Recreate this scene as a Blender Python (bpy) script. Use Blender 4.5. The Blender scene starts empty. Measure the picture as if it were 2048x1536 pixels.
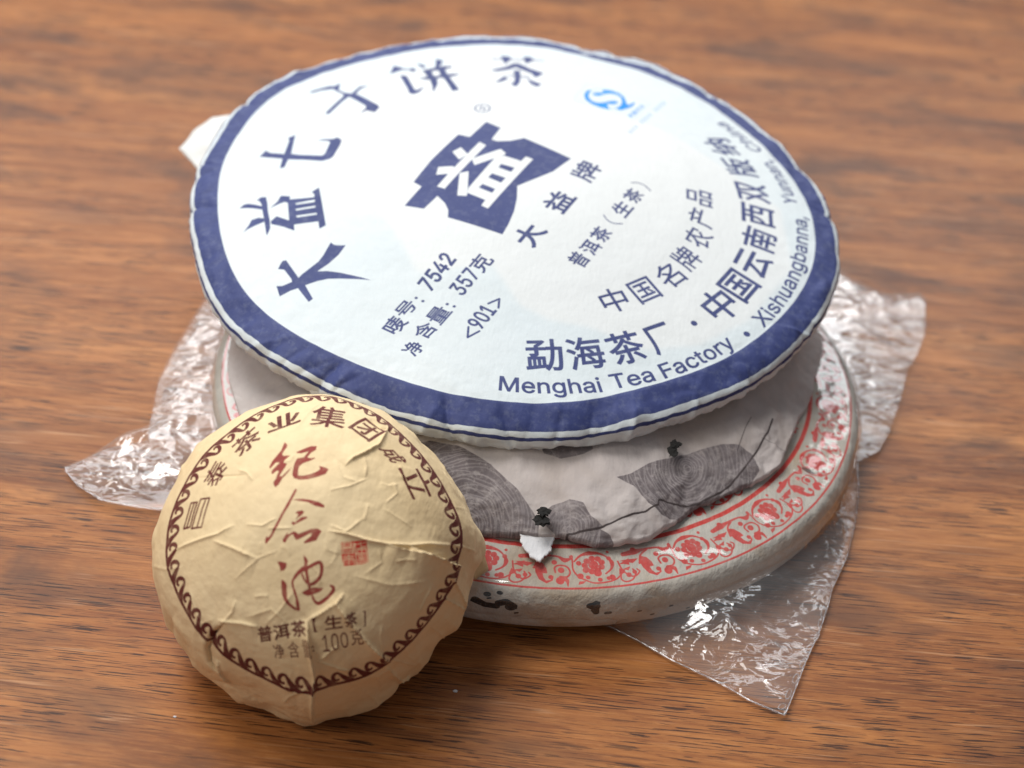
import bpy, math, random
import numpy as np
from mathutils import Vector, Matrix, noise as mnoise

random.seed(4)
rng = np.random.default_rng(4)
S = 0.01                       # everything below is worked out in centimetres, built in metres
SC = bpy.context.scene
COL = SC.collection

# ------------------------------------------------------------------ camera
F = 2974.0                     # focal length in photo pixels (2048 x 1536 frame)
def unit(v):
    v = np.array(v, float); return v / np.linalg.norm(v)
NT = unit((0.067, -0.790, -0.609))          # table normal seen from the camera (x right, y down, z forward)
KB = 1.03
RED_Z = 1.7
YW = unit(np.array((0, 0, 1.0)) - NT * NT[2])
XW = np.cross(YW, NT)
M = np.array([XW, YW, NT])                   # camera vector -> world vector
CAM = np.array((0, 0, RED_Z)) - M @ (np.array((0.80, -0.58, 44.21)) * KB)
def w2(v): return M @ np.asarray(v, float)

cam_d = bpy.data.cameras.new('camera')
cam = bpy.data.objects.new('camera', cam_d); COL.objects.link(cam)
cx, cy, cz = w2((1, 0, 0)), w2((0, -1, 0)), w2((0, 0, -1))
cam.matrix_world = Matrix(((cx[0], cy[0], cz[0], CAM[0] * S), (cx[1], cy[1], cz[1], CAM[1] * S),
                           (cx[2], cy[2], cz[2], CAM[2] * S), (0, 0, 0, 1)))
cam_d.sensor_width = 36; cam_d.lens = 36 * F / 2048
cam_d.clip_start = 0.01; cam_d.clip_end = 20
cam_d.dof.use_dof = True
cam_d.dof.focus_distance = 0.380
cam_d.dof.aperture_fstop = 10.5
SC.camera = cam

# ------------------------------------------------------------------ world, lamps, exposure
world = bpy.data.worlds.new('World'); SC.world = world; world.use_nodes = True
world.node_tree.nodes['Background'].inputs[0].default_value = (0.92, 0.94, 1.0, 1)
world.node_tree.nodes['Background'].inputs[1].default_value = 0.19
def area(name, loc, target, sx, sy, power, col):
    l = bpy.data.lights.new(name, 'AREA'); l.shape = 'RECTANGLE'; l.size = sx; l.size_y = sy
    l.energy = power; l.color = col
    o = bpy.data.objects.new(name, l); COL.objects.link(o)
    o.location = loc
    o.rotation_euler = (Vector(target) - Vector(loc)).to_track_quat('-Z', 'Y').to_euler()
    return o
area('window_light', (-0.12, 1.05, 0.80), (0, 0.0, 0.03), 1.70, 0.52, 13.0, (0.96, 0.98, 1.0))
area('ceiling_light', (-0.48, 0.22, 1.25), (0, 0, 0.03), 0.58, 0.58, 14.0, (1.0, 0.985, 0.955))
area('side_fill', (-0.9, -0.55, 1.1), (0, 0, 0.03), 0.5, 0.5, 5.0, (1.0, 0.96, 0.90))  # added fill lamp, brightens the surfaces turned towards the camera
SC.view_settings.view_transform = 'Standard'; SC.view_settings.look = 'None'
SC.view_settings.exposure = 0.0; SC.view_settings.gamma = 1.0

# ------------------------------------------------------------------ geometry of the place
class Frame:
    def __init__(s, O, n, h):
        s.O = np.array(O, float); s.z = unit(n)
        s.x = unit(np.array((1, 0, 0)) - s.z * s.z[0]); s.y = np.cross(s.z, s.x); s.h = h
    def px(s, pts):
        """photo pixels -> local (x, y) on the printed surface z = h(r)"""
        pts = np.atleast_2d(np.array(pts, float))
        d = np.c_[pts[:, 0] - 1024, pts[:, 1] - 768, np.full(len(pts), F)] @ M.T
        o = CAM - s.O
        zz = np.zeros(len(pts))
        dz = d @ s.z; oz = o @ s.z
        for _ in range(14):
            t = (zz - oz) / dz
            P = o + d * t[:, None]
            X = P @ s.x; Y = P @ s.y
            zz = 0.5 * zz + 0.5 * s.h(np.hypot(X, Y))
        return np.c_[X, Y]
    def world(s, L):
        L = np.atleast_2d(L)
        return s.O + L[:, :1] * s.x + L[:, 1:2] * s.y + L[:, 2:3] * s.z

SL = 0.20
def h_top(r):
    r = np.asarray(r, float)
    A = SL * 2.5 + SL * 4.25
    return np.where(r < 5, A - SL * r * r / 10, A - SL * 2.5 - SL * (r - 5))
def h_low(r):
    r = np.asarray(r, float); s = 0.2
    A = s * 2.5 + s * 4.53
    return np.where(r < 5, A - s * r * r / 10, A - s * 2.5 - s * (r - 5))
O_TOP = np.array((0, 0, RED_Z)) + w2(np.array((0.08, -5.82, 46.26)) - np.array((0.80, -0.58, 44.21)) * KB)
TOP = Frame(O_TOP, w2((0.073, -0.736, -0.673)), h_top)
LOW = Frame((0, 0, RED_Z), (0, 0, 1), h_low)
TABLE = Frame((0, 0, 0), (0, 0, 1), lambda r: np.zeros_like(r))
def plane(z): return Frame((0, 0, z), (0, 0, 1), lambda r: np.zeros_like(r))

# ------------------------------------------------------------------ printing: ink masks drawn with numpy
class Ink:
    def __init__(s, half, n, mapper):
        s.half, s.n, s.map, s.extra = half, n, mapper, 0.0
        s.ch = [np.zeros((n, n), np.float32) for _ in range(3)]
    def to(s, L): return (np.asarray(L) / s.half * 0.5 + 0.5) * s.n
    def poly(s, P, c=0, v=1.0, edges=None, bold=0.0):
        """non-zero winding fill; P (n,2) raster coordinates; edges = index pairs or None for one ring"""
        SSN = 3
        P = np.asarray(P, float)
        x0, y0 = np.floor(P.min(0)).astype(int) - 1; x1, y1 = np.ceil(P.max(0)).astype(int) + 2
        x0, y0 = max(x0, 0), max(y0, 0); x1, y1 = min(x1, s.n), min(y1, s.n)
        if x1 <= x0 or y1 <= y0: return
        w, h = x1 - x0, y1 - y0
        xs = x0 + (np.arange(w * SSN) + .5) / SSN; ys = y0 + (np.arange(h * SSN) + .5) / SSN
        m = np.zeros((h * SSN, w * SSN), np.int8)
        if edges is None: edges = [(i, (i + 1) % len(P)) for i in range(len(P))]
        for a, b in edges:
            (xa, ya), (xb, yb) = P[a], P[b]
            if ya == yb: continue
            lo, hi = min(ya, yb), max(ya, yb)
            i0, i1 = np.searchsorted(ys, lo), np.searchsorted(ys, hi)
            if i1 <= i0: continue
            xi = xa + (ys[i0:i1] - ya) * (xb - xa) / (yb - ya)
            m[i0:i1] += (xs[None, :] < xi[:, None]).astype(np.int8) * (1 if yb > ya else -1)
        cov = (m != 0).reshape(h, SSN, w, SSN).mean((1, 3)).astype(np.float32)
        A = s.ch[c][y0:y1, x0:x1]
        if v > 0: np.maximum(A, cov * v, out=A)
        else: A *= (1 - cov)
        if bold > .2:
            for a, b in edges: s.stroke([P[a], P[b]], bold, c, v)
    def stroke(s, P, R, c=0, v=1.0):
        P = np.asarray(P, float); R = np.broadcast_to(np.asarray(R, float), (len(P),))
        for i in range(len(P) - 1):
            a, b, ra, rb = P[i], P[i + 1], R[i], R[i + 1]; rm = max(ra, rb) + 2
            x0, y0 = np.floor(np.minimum(a, b) - rm).astype(int); x1, y1 = np.ceil(np.maximum(a, b) + rm).astype(int)
            x0, y0 = max(x0, 0), max(y0, 0); x1, y1 = min(x1, s.n), min(y1, s.n)
            if x1 <= x0 or y1 <= y0: continue
            X, Y = np.meshgrid(np.arange(x0, x1) + .5, np.arange(y0, y1) + .5)
            d = b - a; L = d @ d + 1e-9
            t = np.clip(((X - a[0]) * d[0] + (Y - a[1]) * d[1]) / L, 0, 1)
            D = np.hypot(X - a[0] - t * d[0], Y - a[1] - t * d[1])
            cov = np.clip(ra + (rb - ra) * t - D + .5, 0, 1).astype(np.float32)
            A = s.ch[c][y0:y1, x0:x1]
            if v > 0: np.maximum(A, cov * v, out=A)
            else: A *= (1 - cov)
    # the same in photo pixels, through a crop (ox, oy, scale)
    def ppoly(s, crop, pts, c=0, v=1.0, bold=0.0):
        ox, oy, k = crop
        s.poly(s.to(s.map(np.array(pts, float) * k + (ox, oy))), c, v, None, bold)
    def pstroke(s, crop, pts, r, c=0, v=1.0, smooth=False):
        ox, oy, k = crop
        P = np.array(pts, float); r = np.broadcast_to(np.asarray(r, float), (len(P),))
        if smooth:
            P, r = spline(P, r)
        Q = s.to(s.map(P * k + (ox, oy))); E = s.to(s.map(P * k + (ox + 2, oy)))
        s.stroke(Q, np.linalg.norm(E - Q, axis=1) / 2 * r * k, c, v)
    def pglyph(s, crop, text, P0, P1, U, c=0, bold=0.0, v=1.0):
        ox, oy, k = crop
        V, E = glyph(text, bold)
        lo, hi = V.min(0), V.max(0); V = (V - lo) / (hi - lo)
        P0, P1, U = (np.array(q, float) for q in (P0, P1, U))
        pp = P0 + V[:, :1] * (P1 - P0) + V[:, 1:] * U
        Q = s.to(s.map(pp * k + (ox, oy)))
        em = np.linalg.norm(Q.max(0) - Q.min(0)) / 1.4
        s.poly(Q, c, v, E, (bold + s.extra) * em)
    def image(s, name):
        im = bpy.data.images.new(name, s.n, s.n, alpha=False, float_buffer=False)
        im.colorspace_settings.name = 'Non-Color'
        px = np.ones((s.n, s.n, 4), np.float32)
        for i in range(3): px[..., i] = s.ch[i]
        im.pixels.foreach_set(px.ravel()); im.update(); im.pack()
        return im

def spline(P, r, n=6):
    P = np.asarray(P, float); r = np.asarray(r, float)
    Q = np.vstack([2 * P[0] - P[1], P, 2 * P[-1] - P[-2]]); R = np.r_[r[0], r, r[-1]]
    oP, oR = [], []
    for i in range(1, len(Q) - 2):
        for t in np.arange(n) / n:
            a, b, c, d = Q[i - 1], Q[i], Q[i + 1], Q[i + 2]
            oP.append(0.5 * ((2 * b) + (c - a) * t + (2 * a - 5 * b + 4 * c - d) * t * t + (3 * b - a - 3 * c + d) * t ** 3))
            oR.append(R[i] * (1 - t) + R[i + 1] * t)
    oP.append(P[-1]); oR.append(r[-1])
    return np.array(oP), np.array(oR)

_gl = {}
def latin_font():
    try:
        import os
        p = os.path.join(bpy.utils.system_resource('DATAFILES'), 'fonts', 'Inter.woff2')
        return bpy.data.fonts.load(p, check_existing=True)
    except Exception:
        return None
INTER = latin_font()
def glyph(text, bold):
    key = (text, bold)
    if key in _gl: return _gl[key]
    cu = bpy.data.curves.new('print', 'FONT'); cu.body = text; cu.resolution_u = 5; cu.dimensions = '2D'; cu.fill_mode = 'NONE'
    if INTER and all(ord(c_) < 256 for c_ in text): cu.font = INTER
    ob = bpy.data.objects.new('print', cu); COL.objects.link(ob)
    bpy.context.view_layer.update()
    me = ob.evaluated_get(bpy.context.evaluated_depsgraph_get()).to_mesh()
    V = np.array([(v.co.x, v.co.y) for v in me.vertices])
    # rings: consecutive vertices joined by edges; keep the outline direction
    joined = {tuple(sorted(e.vertices)) for e in me.edges}
    E, st = [], 0
    for i in range(len(V)):
        if i + 1 < len(V) and (i, i + 1) in joined: E.append((i, i + 1))
        else:
            if i > st: E.append((i, st))
            st = i + 1
    bpy.data.objects.remove(ob); bpy.data.curves.remove(cu)
    _gl[key] = (V, E)
    return _gl[key]

def arc_char(ink, ch, p, w, h, c=0, bold=0.0):
    """one character centred on photo pixel p, its foot turned to the rim"""
    q = ink.map([p])[0]; up = -unit(q); rt = np.array((up[1], -up[0]))
    V, E = glyph(ch, bold); lo, hi = V.min(0), V.max(0); m = (lo + hi) / 2
    k = (h / (hi[1] - lo[1]), w / (hi[0] - lo[0]))
    k = (min(k[0], w / max(hi[0] - lo[0], 1e-6) * 1.25), min(k[1], h / max(hi[1] - lo[1], 1e-6) * 1.25))
    L = q + (V[:, :1] - m[0]) * k[1] * rt + (V[:, 1:] - m[1]) * k[0] * up
    ink.poly(ink.to(L), c, 1.0, E, bold * h * ink.n / (2 * ink.half))

def arc_word(ink, word, pa, pb, em, c=0, bold=0.0):
    """a word whose baseline runs along a circle arc from photo pixel pa to pb"""
    a, b = ink.map([pa, pb]); ra, rb = np.hypot(*a), np.hypot(*b)
    ta, tb = math.atan2(a[1], a[0]), math.atan2(b[1], b[0])
    if tb < ta - math.pi: tb += 2 * math.pi
    V, E = glyph(word, bold); lo, hi = V.min(0), V.max(0)
    u = (V[:, 0] - lo[0]) / (hi[0] - lo[0]); y = V[:, 1] * em
    th = ta + (tb - ta) * u; r = ra + (rb - ra) * u - y
    ink.poly(ink.to(np.c_[r * np.cos(th), r * np.sin(th)]), c, 1.0, E, bold * em * ink.n / (2 * ink.half))

def blotch(A, n_, f, lo, hi, seed=0):
    """uneven ink: cheap value noise over a mask"""
    r = np.random.default_rng(seed); n = A.shape[0]
    g = r.random((f + 2, f + 2)); x = np.linspace(0, f, n, endpoint=False); i = x.astype(int); t = x - i; t = t * t * (3 - 2 * t)
    a = g[i][:, i]; b = g[i + 1][:, i]; c = g[i][:, i + 1]; d = g[i + 1][:, i + 1]
    v = (a * (1 - t[:, None]) + b * t[:, None]) * (1 - t[None]) + (c * (1 - t[:, None]) + d * t[:, None]) * t[None]
    return (lo + (hi - lo) * v).astype(np.float32)

# ---- the navy print of the uppermost cake -------------------------------------------------------
TI = Ink(11.9, 2600, TOP.px); TI.extra = .009
yy, xx = np.mgrid[0:TI.n, 0:TI.n]
LX = ((xx + .5) / TI.n - .5) * 2 * TI.half; LY = ((yy + .5) / TI.n - .5) * 2 * TI.half
RR = np.hypot(LX, LY).astype(np.float32)
pxc = TI.n / (2 * TI.half)
def ring(ink, R, r0, r1, c=0, k=1.0):
    p = ink.n / (2 * ink.half)
    np.maximum(ink.ch[c], np.clip((R - r0) * p + .5, 0, 1) * np.clip((r1 - R) * p + .5, 0, 1) * k, out=ink.ch[c])
ring_px = [(436.9,402.3),(442,340.8),(462.5,292.9),(503.5,234.8),(537.7,197.2),(578.7,173.3),(701.8,129.5),(787.2,110.1),(941,89.6),(1085,93),(1170.9,113.5),(1273.4,139.1),(1376,183.6),(1478.5,251.9),(1563.9,333.9),(1608.4,392),(1625.5,443.3),(1630.6,501.4),(1622,542.5),(1598,587),(1564,631.4),(1512.7,675.8),(1444,720.3),(1376,747.6),(1307.6,768.1),(1239,785.2),(1170.9,800.6),(1102.5,807.4),(1000,800.6),(924,790.3),(872.7,781.8),(804.3,759.6),(701.8,722),(599.3,672.4),(530.9,628),(479.6,569.9),(445.5,481)]
_q = plane_of_top_px = Frame(O_TOP, TOP.z, lambda r: np.zeros_like(r)).px(ring_px)
_a = np.arctan2(_q[:, 1], _q[:, 0]); _o = np.argsort(_a); _a = _a[_o]; _r = np.hypot(_q[:, 0], _q[:, 1])[_o]
_a = np.r_[_a[-2:] - 2 * math.pi, _a, _a[:2] + 2 * math.pi]; _r = np.r_[_r[-2:], _r, _r[:2]]
def ring_r(th):
    th = (np.asarray(th) + math.pi) % (2 * math.pi) - math.pi
    return sum(np.interp(th + d, _a, _r) for d in (-.08, 0, .08)) / 3
_tab = np.linspace(-math.pi, math.pi, 1441); _tr = ring_r(_tab)
TH0 = np.arctan2(LY, LX); R0 = np.interp(TH0, _tab, _tr).astype(np.float32)
RQ = RR - R0 + 9.25                              # the ring was printed a little off the fold of the cake
_far = np.exp(-(((TH0 - math.radians(72)) / math.radians(52)) ** 2)).astype(np.float32)
_wig = (.025 * np.sin(TH0 * 5 + 1) + .018 * np.sin(TH0 * 11)).astype(np.float32)
_lf = np.exp(-((((TH0 - math.radians(158) + math.pi) % (2 * math.pi) - math.pi) / math.radians(32)) ** 2)).astype(np.float32)
_sh = _far * .34 + _lf * .10 + _wig
ring(TI, RQ + (RQ > 9.6) * _sh, 9.25, 9.985)
ring(TI, RQ + _sh + .02 * np.sin(TH0 * 3 + .5), 10.14, 10.25)
K = (540, 470, .10742)
TI.ppoly(K, [(150,635),(205,520),(240,480),(300,470),(530,805),(600,735),(900,500),(990,385),(1130,140),(1195,185),(1300,195),(1410,190),(1280,370),(1100,530),(885,680),(1080,675),(1300,700),(1500,745),(1700,790),(1885,845),(1650,825),(1300,815),(1080,820),(880,865),(655,945),(800,1200),(720,1260),(520,1000),(380,1045),(180,1155),(120,960),(230,955),(410,880),(400,830),(265,650)])
K = (470, 360, .09766)
for P in ([(440,410),(540,345),(635,345),(665,480),(675,640),(715,830),(720,990),(655,1135),(640,1100),(605,870),(560,620),(545,500),(500,430)],
          [(90,575),(180,500),(260,480),(400,500),(560,535),(560,605),(400,580),(250,570)],
          [(165,1070),(280,920),(340,810),(480,765),(590,780),(600,850),(400,930),(260,1000)],
          [(710,580),(860,450),(940,320),(1130,335),(1120,400),(1620,355),(1630,300),(1570,245),(1720,150),(1760,350),(1860,930),(1730,1000),(1705,850),(1210,915),(1215,1040),(1000,960),(740,900),(735,840),(850,740),(1110,830),(1080,470),(1020,450),(880,500)]):
    TI.ppoly(K, P)
for P in ([(1240,480),(1250,510),(1630,455),(1640,410),(1600,410)], [(1240,600),(1250,630),(1650,565),(1640,530)], [(1250,735),(1270,770),(1680,710),(1670,675)]):
    TI.ppoly(K, P, 0, -1)
K = (510, 250, .09766)
TI.ppoly(K, [(90,650),(220,520),(320,575),(600,595),(700,330),(680,265),(830,205),(740,590),(900,610),(1370,625),(1430,590),(1540,350),(1500,325),(1270,315),(1400,290),(1600,285),(1690,250),(1780,310),(1740,420),(1600,650),(1540,690),(1380,735),(1000,710),(680,705),(600,865),(510,885),(560,690),(300,670)])
K = (610, 150, .08789)
TI.ppoly(K, [(130,395),(350,320),(530,270),(680,260),(800,200),(755,350),(900,410),(1060,430),(1250,270),(1430,240),(1260,320),(1150,430),(1400,550),(1650,680),(1690,740),(1580,850),(1400,800),(1270,860),(1400,740),(1390,700),(1200,590),(1000,490),(850,600),(540,885),(480,880),(500,840),(880,490),(880,440),(720,370),(650,320),(350,360),(150,425)], 0, 1.0, 1.4)
K = (770, 110, .078125)
for P in ([(150,470),(240,280),(430,330),(420,380)], [(640,360),(720,340),(790,410),(700,430)],
          [(430,350),(660,375),(660,392),(430,372)],
          [(400,530),(540,540),(740,890),(820,910),(980,830),(860,960),(720,1010),(620,960),(620,900)],
          [(840,220),(960,260),(1040,290),(960,330)], [(1320,110),(1480,150),(1420,240),(1320,360),(1300,350),(1320,230)],
          [(960,400),(1200,350),(1500,290),(1700,290),(1690,320),(1500,370),(1150,420),(1000,430)],
          [(1000,420),(1160,400),(1220,520),(1320,640),(1330,750),(1240,930),(1230,800),(1170,640)],
          [(1380,370),(1510,360),(1580,500),(1880,890),(1740,920),(1560,640),(1440,530)],
          [(880,600),(1080,570),(1450,530),(1700,490),(1900,490),(1750,545),(1450,580),(1080,630)]):
    TI.ppoly(K, P, 0, 1.0, 3.0)
K = (970, 100, .06836)
TI.ppoly(K, [(180,235),(500,255),(1400,285),(1740,310),(1705,350),(1100,325),(200,290)], 0, .55)
TI.ppoly(K, [(500,720),(860,735),(1300,780),(1300,825),(860,785)], 0, .7, 1.0)
for P in ([(470,190),(640,190),(780,250),(590,400)], [(1130,215),(1290,215),(1440,290),(1210,400)],
          [(180,590),(650,480),(830,395),(980,395),(1300,540),(1700,675),(1600,745),(1480,800),(1380,690),(1100,580),(900,500),(700,565),(350,625)],
          [(840,600),(1010,600),(1025,760),(1010,950),(900,1070),(770,1010),(880,930),(885,760)],
          [(320,955),(560,780),(680,840),(480,930)], [(1250,850),(1500,960),(1650,1010),(1520,1080),(1360,1010)]):
    TI.ppoly(K, P, 0, 1.0, 2.2)
K = (790, 230, .18066)
TI.ppoly(K, [(1010,75),(1170,140),(1070,265),(1130,285),(1280,280),(1430,250),(1950,480),(1750,620),(1550,700),(1355,780),(1350,920),(1320,1060),(1260,1200),(1190,1320),(585,1130),(590,1050),(550,970),(470,895),(320,1035),(105,1000),(295,790),(205,740),(400,500),(700,215),(830,240)])
for P in ([(935,295),(1010,330),(550,815),(465,790)], [(635,405),(730,355),(805,430),(710,490)],
          [(480,575),(640,565),(690,610),(590,650),(455,660)], [(850,480),(1170,370),(1230,420),(1200,440),(880,550)],
          [(715,640),(815,620),(805,800),(795,895),(690,890)],
          [(1110,465),(1205,445),(1395,510),(1450,455),(1530,485),(1030,1035),(955,1000),(1000,940),(800,860),(810,810)]):
    TI.ppoly(K, P, 0, -1)
for P in ([(1175,535),(1325,580),(1285,625),(1145,575)], [(1075,640),(1225,690),(1175,745),(1030,685)], [(970,760),(1110,815),(1075,860),(925,800)]):
    TI.ppoly(K, P)
# registered mark
a = np.linspace(0, 2 * math.pi, 25)
TI.pstroke((965, 216, 1), np.c_[15 * np.cos(a), 8.5 * np.sin(a)], 1.7)
TI.pglyph((965, 216, 1), 'R', (-6, 4), (6, 6), (2, -9))
# quality mark, light blue
K = (1130, 155, .10742)
TI.ppoly(K, [(450,240),(400,270),(370,340),(400,420),(520,500),(680,560),(820,590),(780,540),(770,490),(900,500),(980,470),(940,440),(860,445),(720,480),(600,480),(480,440),(420,360),(430,290),(480,250)], 1, 1.0, 3.2)
TI.ppoly(K, [(720,235),(850,245),(1000,300),(1090,370),(1130,470),(1160,520),(1220,510),(1290,470),(1230,540),(1100,590),(1020,610),(960,580),(1040,540),(1080,470),(1060,380),(980,320),(850,295),(740,300),(620,340),(530,325),(540,295),(640,285),(720,290)], 1, 1.0, 3.2)
TI.pstroke(K, [(450,235),(600,222),(740,235)], 10, 1, .6); TI.pstroke(K, [(820,590),(900,590),(970,580)], 10, 1, .6)
for i, ch in enumerate('质量安全'):
    f = np.array((1235, 765)) + i * np.array((66, -60))
    TI.pglyph(K, ch, f, f + (56, -52), (-75, -45), 1, 0.01, .8)
for i in range(13):
    if i in (3, 8): continue
    f = np.array((1240, 1030)) + i * np.array((52, -45))
    TI.pstroke(K, [f, f + (-55, -35)], 16, 1, .55); TI.pstroke(K, [f + (22, -15), f + (-30, -52)], 8, 1, .4)
TI.pstroke(K, [(140,420),(430,110),(1580,480)], 4, 1, .35); TI.pstroke(K, [(140,420),(1250,830),(1580,480)], 4, 1, .35)
# batch lines
K = (740, 490, .15625)
B = 0.012
TI.pglyph(K, '唛', (345,1150), (505,985), (-215,-95), 0, B)
TI.pglyph(K, '号', (460,940), (625,770), (-165,-85), 0, B)
for p in ((590,678), (677,718), (988,757), (1078,786)): TI.pstroke(K, [p, (p[0]+1, p[1])], 21)
TI.pglyph(K, '7542', (785,595), (1108,190), (-180,-105), 0, .008)
TI.pglyph(K, '净', (590,1435), (720,1300), (-205,-95), 0, B)
TI.pglyph(K, '含', (720,1215), (890,1060), (-205,-95), 0, B)
TI.pglyph(K, '量', (905,1030), (1060,855), (-210,-95), 0, .006)
TI.pglyph(K, '357', (1190,655), (1415,385), (-185,-100), 0, .008)
TI.pglyph(K, '克', (1455,365), (1600,195), (-215,-100), 0, B)
TI.pstroke(K, [(1260,1050),(1250,1185),(1400,1105)], 15); TI.pstroke(K, [(1515,750),(1655,690),(1645,805)], 15)
TI.pglyph(K, '901', (1425,1085), (1625,845), (-190,-90), 0, .012)
K = (1020, 310, .15625)
TI.pglyph(K, '大', (310,1185), (490,975), (-300,-115), 0, .022)
TI.pglyph(K, '益', (680,755), (858,550), (-290,-112), 0, .015)
TI.pglyph(K, '牌', (1035,360), (1195,165), (-280,-112), 0, .008)
TI.pglyph(K, '普', (940,1455), (1045,1330), (-225,-120), 0, .012)
TI.pglyph(K, '洱', (1085,1290), (1195,1165), (-215,-100), 0, .012)
TI.pglyph(K, '茶', (1215,1125), (1330,990), (-215,-95), 0, .012)
TI.pglyph(K, '生', (1475,805), (1590,675), (-195,-115), 0, .012)
TI.pglyph(K, '茶', (1625,625), (1735,505), (-200,-95), 0, .012)
TI.pstroke(K, [(1200,765),(1250,830),(1330,870),(1440,875)], 8, smooth=True); TI.pstroke(K, [(1555,350),(1650,355),(1730,390),(1800,455)], 8, smooth=True)
q = (1180, 220, .28643)
for ch, p in zip('中国名牌农产品', [(168,1328),(380,1258),(555,1155),(672,1035),(755,893),(778,753),(765,610)]):
    arc_char(TI, ch, (q[0] + p[0] * q[2], q[1] + p[1] * q[2]), .78, .82, 0, .012)
for ch, p in zip('勐海茶厂中国云南西双版纳', [(1088,710),(1171,706),(1252,695),(1322,677),(1439,609.5),(1478,571),(1506.5,526.5),(1518,479),(1516.5,430.5),(1505,384.7),(1479,334.6),(1443.5,293)]):
    arc_char(TI, ch, p, .80 if ch == '厂' else 1.0, 1.04, 0, .020)
for p in ((1388, 646.5), (1493.5, 668)): TI.pstroke((0, 0, 1), [p, (p[0] + .5, p[1])], 6.3)
for wd, a, b in (('Menghai', (998,781), (1206,783)), ('Tea', (1227,777), (1312,760)), ('Factory', (1331,756), (1472,691)),
                 ('Xishuangbanna,', (1528,655), (1611,436)), ('Yunnan,', (1596,412), (1541,319)), ('China', (1527,302), (1448,244))):
    arc_word(TI, wd, a, b, .90, 0, .016)
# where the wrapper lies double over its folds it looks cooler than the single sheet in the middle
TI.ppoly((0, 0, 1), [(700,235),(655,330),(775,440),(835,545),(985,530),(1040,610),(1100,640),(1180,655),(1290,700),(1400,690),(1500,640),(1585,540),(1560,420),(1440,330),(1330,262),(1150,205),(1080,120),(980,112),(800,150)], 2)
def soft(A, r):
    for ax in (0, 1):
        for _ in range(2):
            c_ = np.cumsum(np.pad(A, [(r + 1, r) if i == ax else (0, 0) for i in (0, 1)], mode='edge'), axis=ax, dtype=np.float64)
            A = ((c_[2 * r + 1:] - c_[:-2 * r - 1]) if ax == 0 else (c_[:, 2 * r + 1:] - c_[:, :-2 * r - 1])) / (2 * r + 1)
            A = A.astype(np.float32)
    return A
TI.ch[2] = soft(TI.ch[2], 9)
IMG_TOP = TI.image('navy_print')

# ---- grey wood-section print of the middle cake ---------------------------------------------------
def h_mid(r):
    r = np.asarray(r, float)
    return 1.5 * (1 - np.clip(r / 9.2, 0, 1.1) ** 4.2)
MID_Z = 2.28
MID = Frame((0, 0, MID_Z), (0, 0, 1), h_mid)
MI = Ink(11.0, 1800, MID.px)
K = (860, 830, .4395)
PAT = ([(-60,110),(0,100),(130,120),(280,190),(400,290),(470,370),(505,420),(500,480),(470,492),(210,500),(60,480),(-80,400)],
       [(500,410),(560,360),(640,345),(700,370),(740,430),(800,470),(640,485),(580,480),(520,430)],
       [(590,490),(780,472),(830,500),(860,540),(700,560),(600,550)],
       [(850,265),(920,240),(1000,190),(1080,165),(1200,120),(1330,85),(1420,90),(1480,120),(1515,185),(1450,260),(1380,330),(1250,370),(1170,390),(1060,405),(1000,370),(960,330),(930,300)],
       [(505,120),(740,120),(745,140),(700,160),(600,172),(520,150)])
for P in PAT: MI.ppoly(K, P, 0, 1)
MI.pstroke(K, [(590,490),(700,480),(800,465),(950,410),(1040,375),(1060,342),(1200,328),(1300,290),(1430,190),(1530,60),(1570,-30)], 3.0, 1, smooth=True)
MI.pstroke(K, [(1410,110),(1440,30),(1470,-30)], 1.5, 1, .6, smooth=True)
MI.pstroke(K, [(1520,60),(1640,90)], 1.2, 1, .5)
# growth rings cut out of the patches
for (c0, rmax, seed) in (((185,425), 470, 1), ((1180,190), 300, 2), ((640,470), 160, 3)):
    r = np.random.default_rng(seed); rad = 16.0
    while rad < rmax:
        a = np.linspace(0, 2 * math.pi, 90); ph = r.random() * 6
        wob = 1 + .03 * np.sin(3 * a + ph) + .02 * np.sin(7 * a + ph * 2)
        P = np.c_[c0[0] + rad * wob * np.cos(a) * 1.0, c0[1] + rad * wob * np.sin(a) * .95]
        MI.pstroke(K, P, 2.2 + r.random() * 1.5, 2, .5 + .5 * r.random())
        rad += 9 + r.random() * 9
MI.ppoly(K, [(210,468),(480,470),(490,492),(210,500)], 2, .9)
IMG_MID = MI.image('wood_ring_print')

# ---- red floral print of the bottom cake ----------------------------------------------------------
LI = Ink(12.4, 2400, LOW.px)
yy, xx = np.mgrid[0:LI.n, 0:LI.n]
RL = np.hypot(((xx + .5) / LI.n - .5) * 2 * LI.half, ((yy + .5) / LI.n - .5) * 2 * LI.half).astype(np.float32)
RB = 9.25 * KB
ri = float(np.hypot(*LOW.px([(1107, 1093)])[0]))
ring(LI, RL, RB - .035, RB + .035); ring(LI, RL, ri - .065, ri + .06)
KF = np.array((1220, 940)); kf = .1693
fc = LOW.px([KF + kf * np.array((960, 920))])[0]; T0 = math.atan2(fc[1], fc[0])
NU = 20
def unit_pts(pts):
    q = LOW.px(np.array(pts, float) * kf + KF)
    return np.arctan2(q[:, 1], q[:, 0]) - T0, np.hypot(q[:, 0], q[:, 1])
shapes = []
def us(pts, r): P, R = spline(pts, np.broadcast_to(np.array(r, float), (len(pts),)), 4); shapes.append((unit_pts(P), R, 's'))
def up_(pts): shapes.append((unit_pts(pts), None, 'p'))
def ud(x, y, r): shapes.append((unit_pts([(x, y), (x + 1, y)]), np.array((r, r)), 's'))
ud(960, 920, 55)
for k in range(9):
    a = k * 2 * math.pi / 9; ud(960 + 92 * math.cos(a), 920 + 78 * math.sin(a), 36)
ud(1045, 1000, 44); ud(905, 1000, 34)
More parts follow.
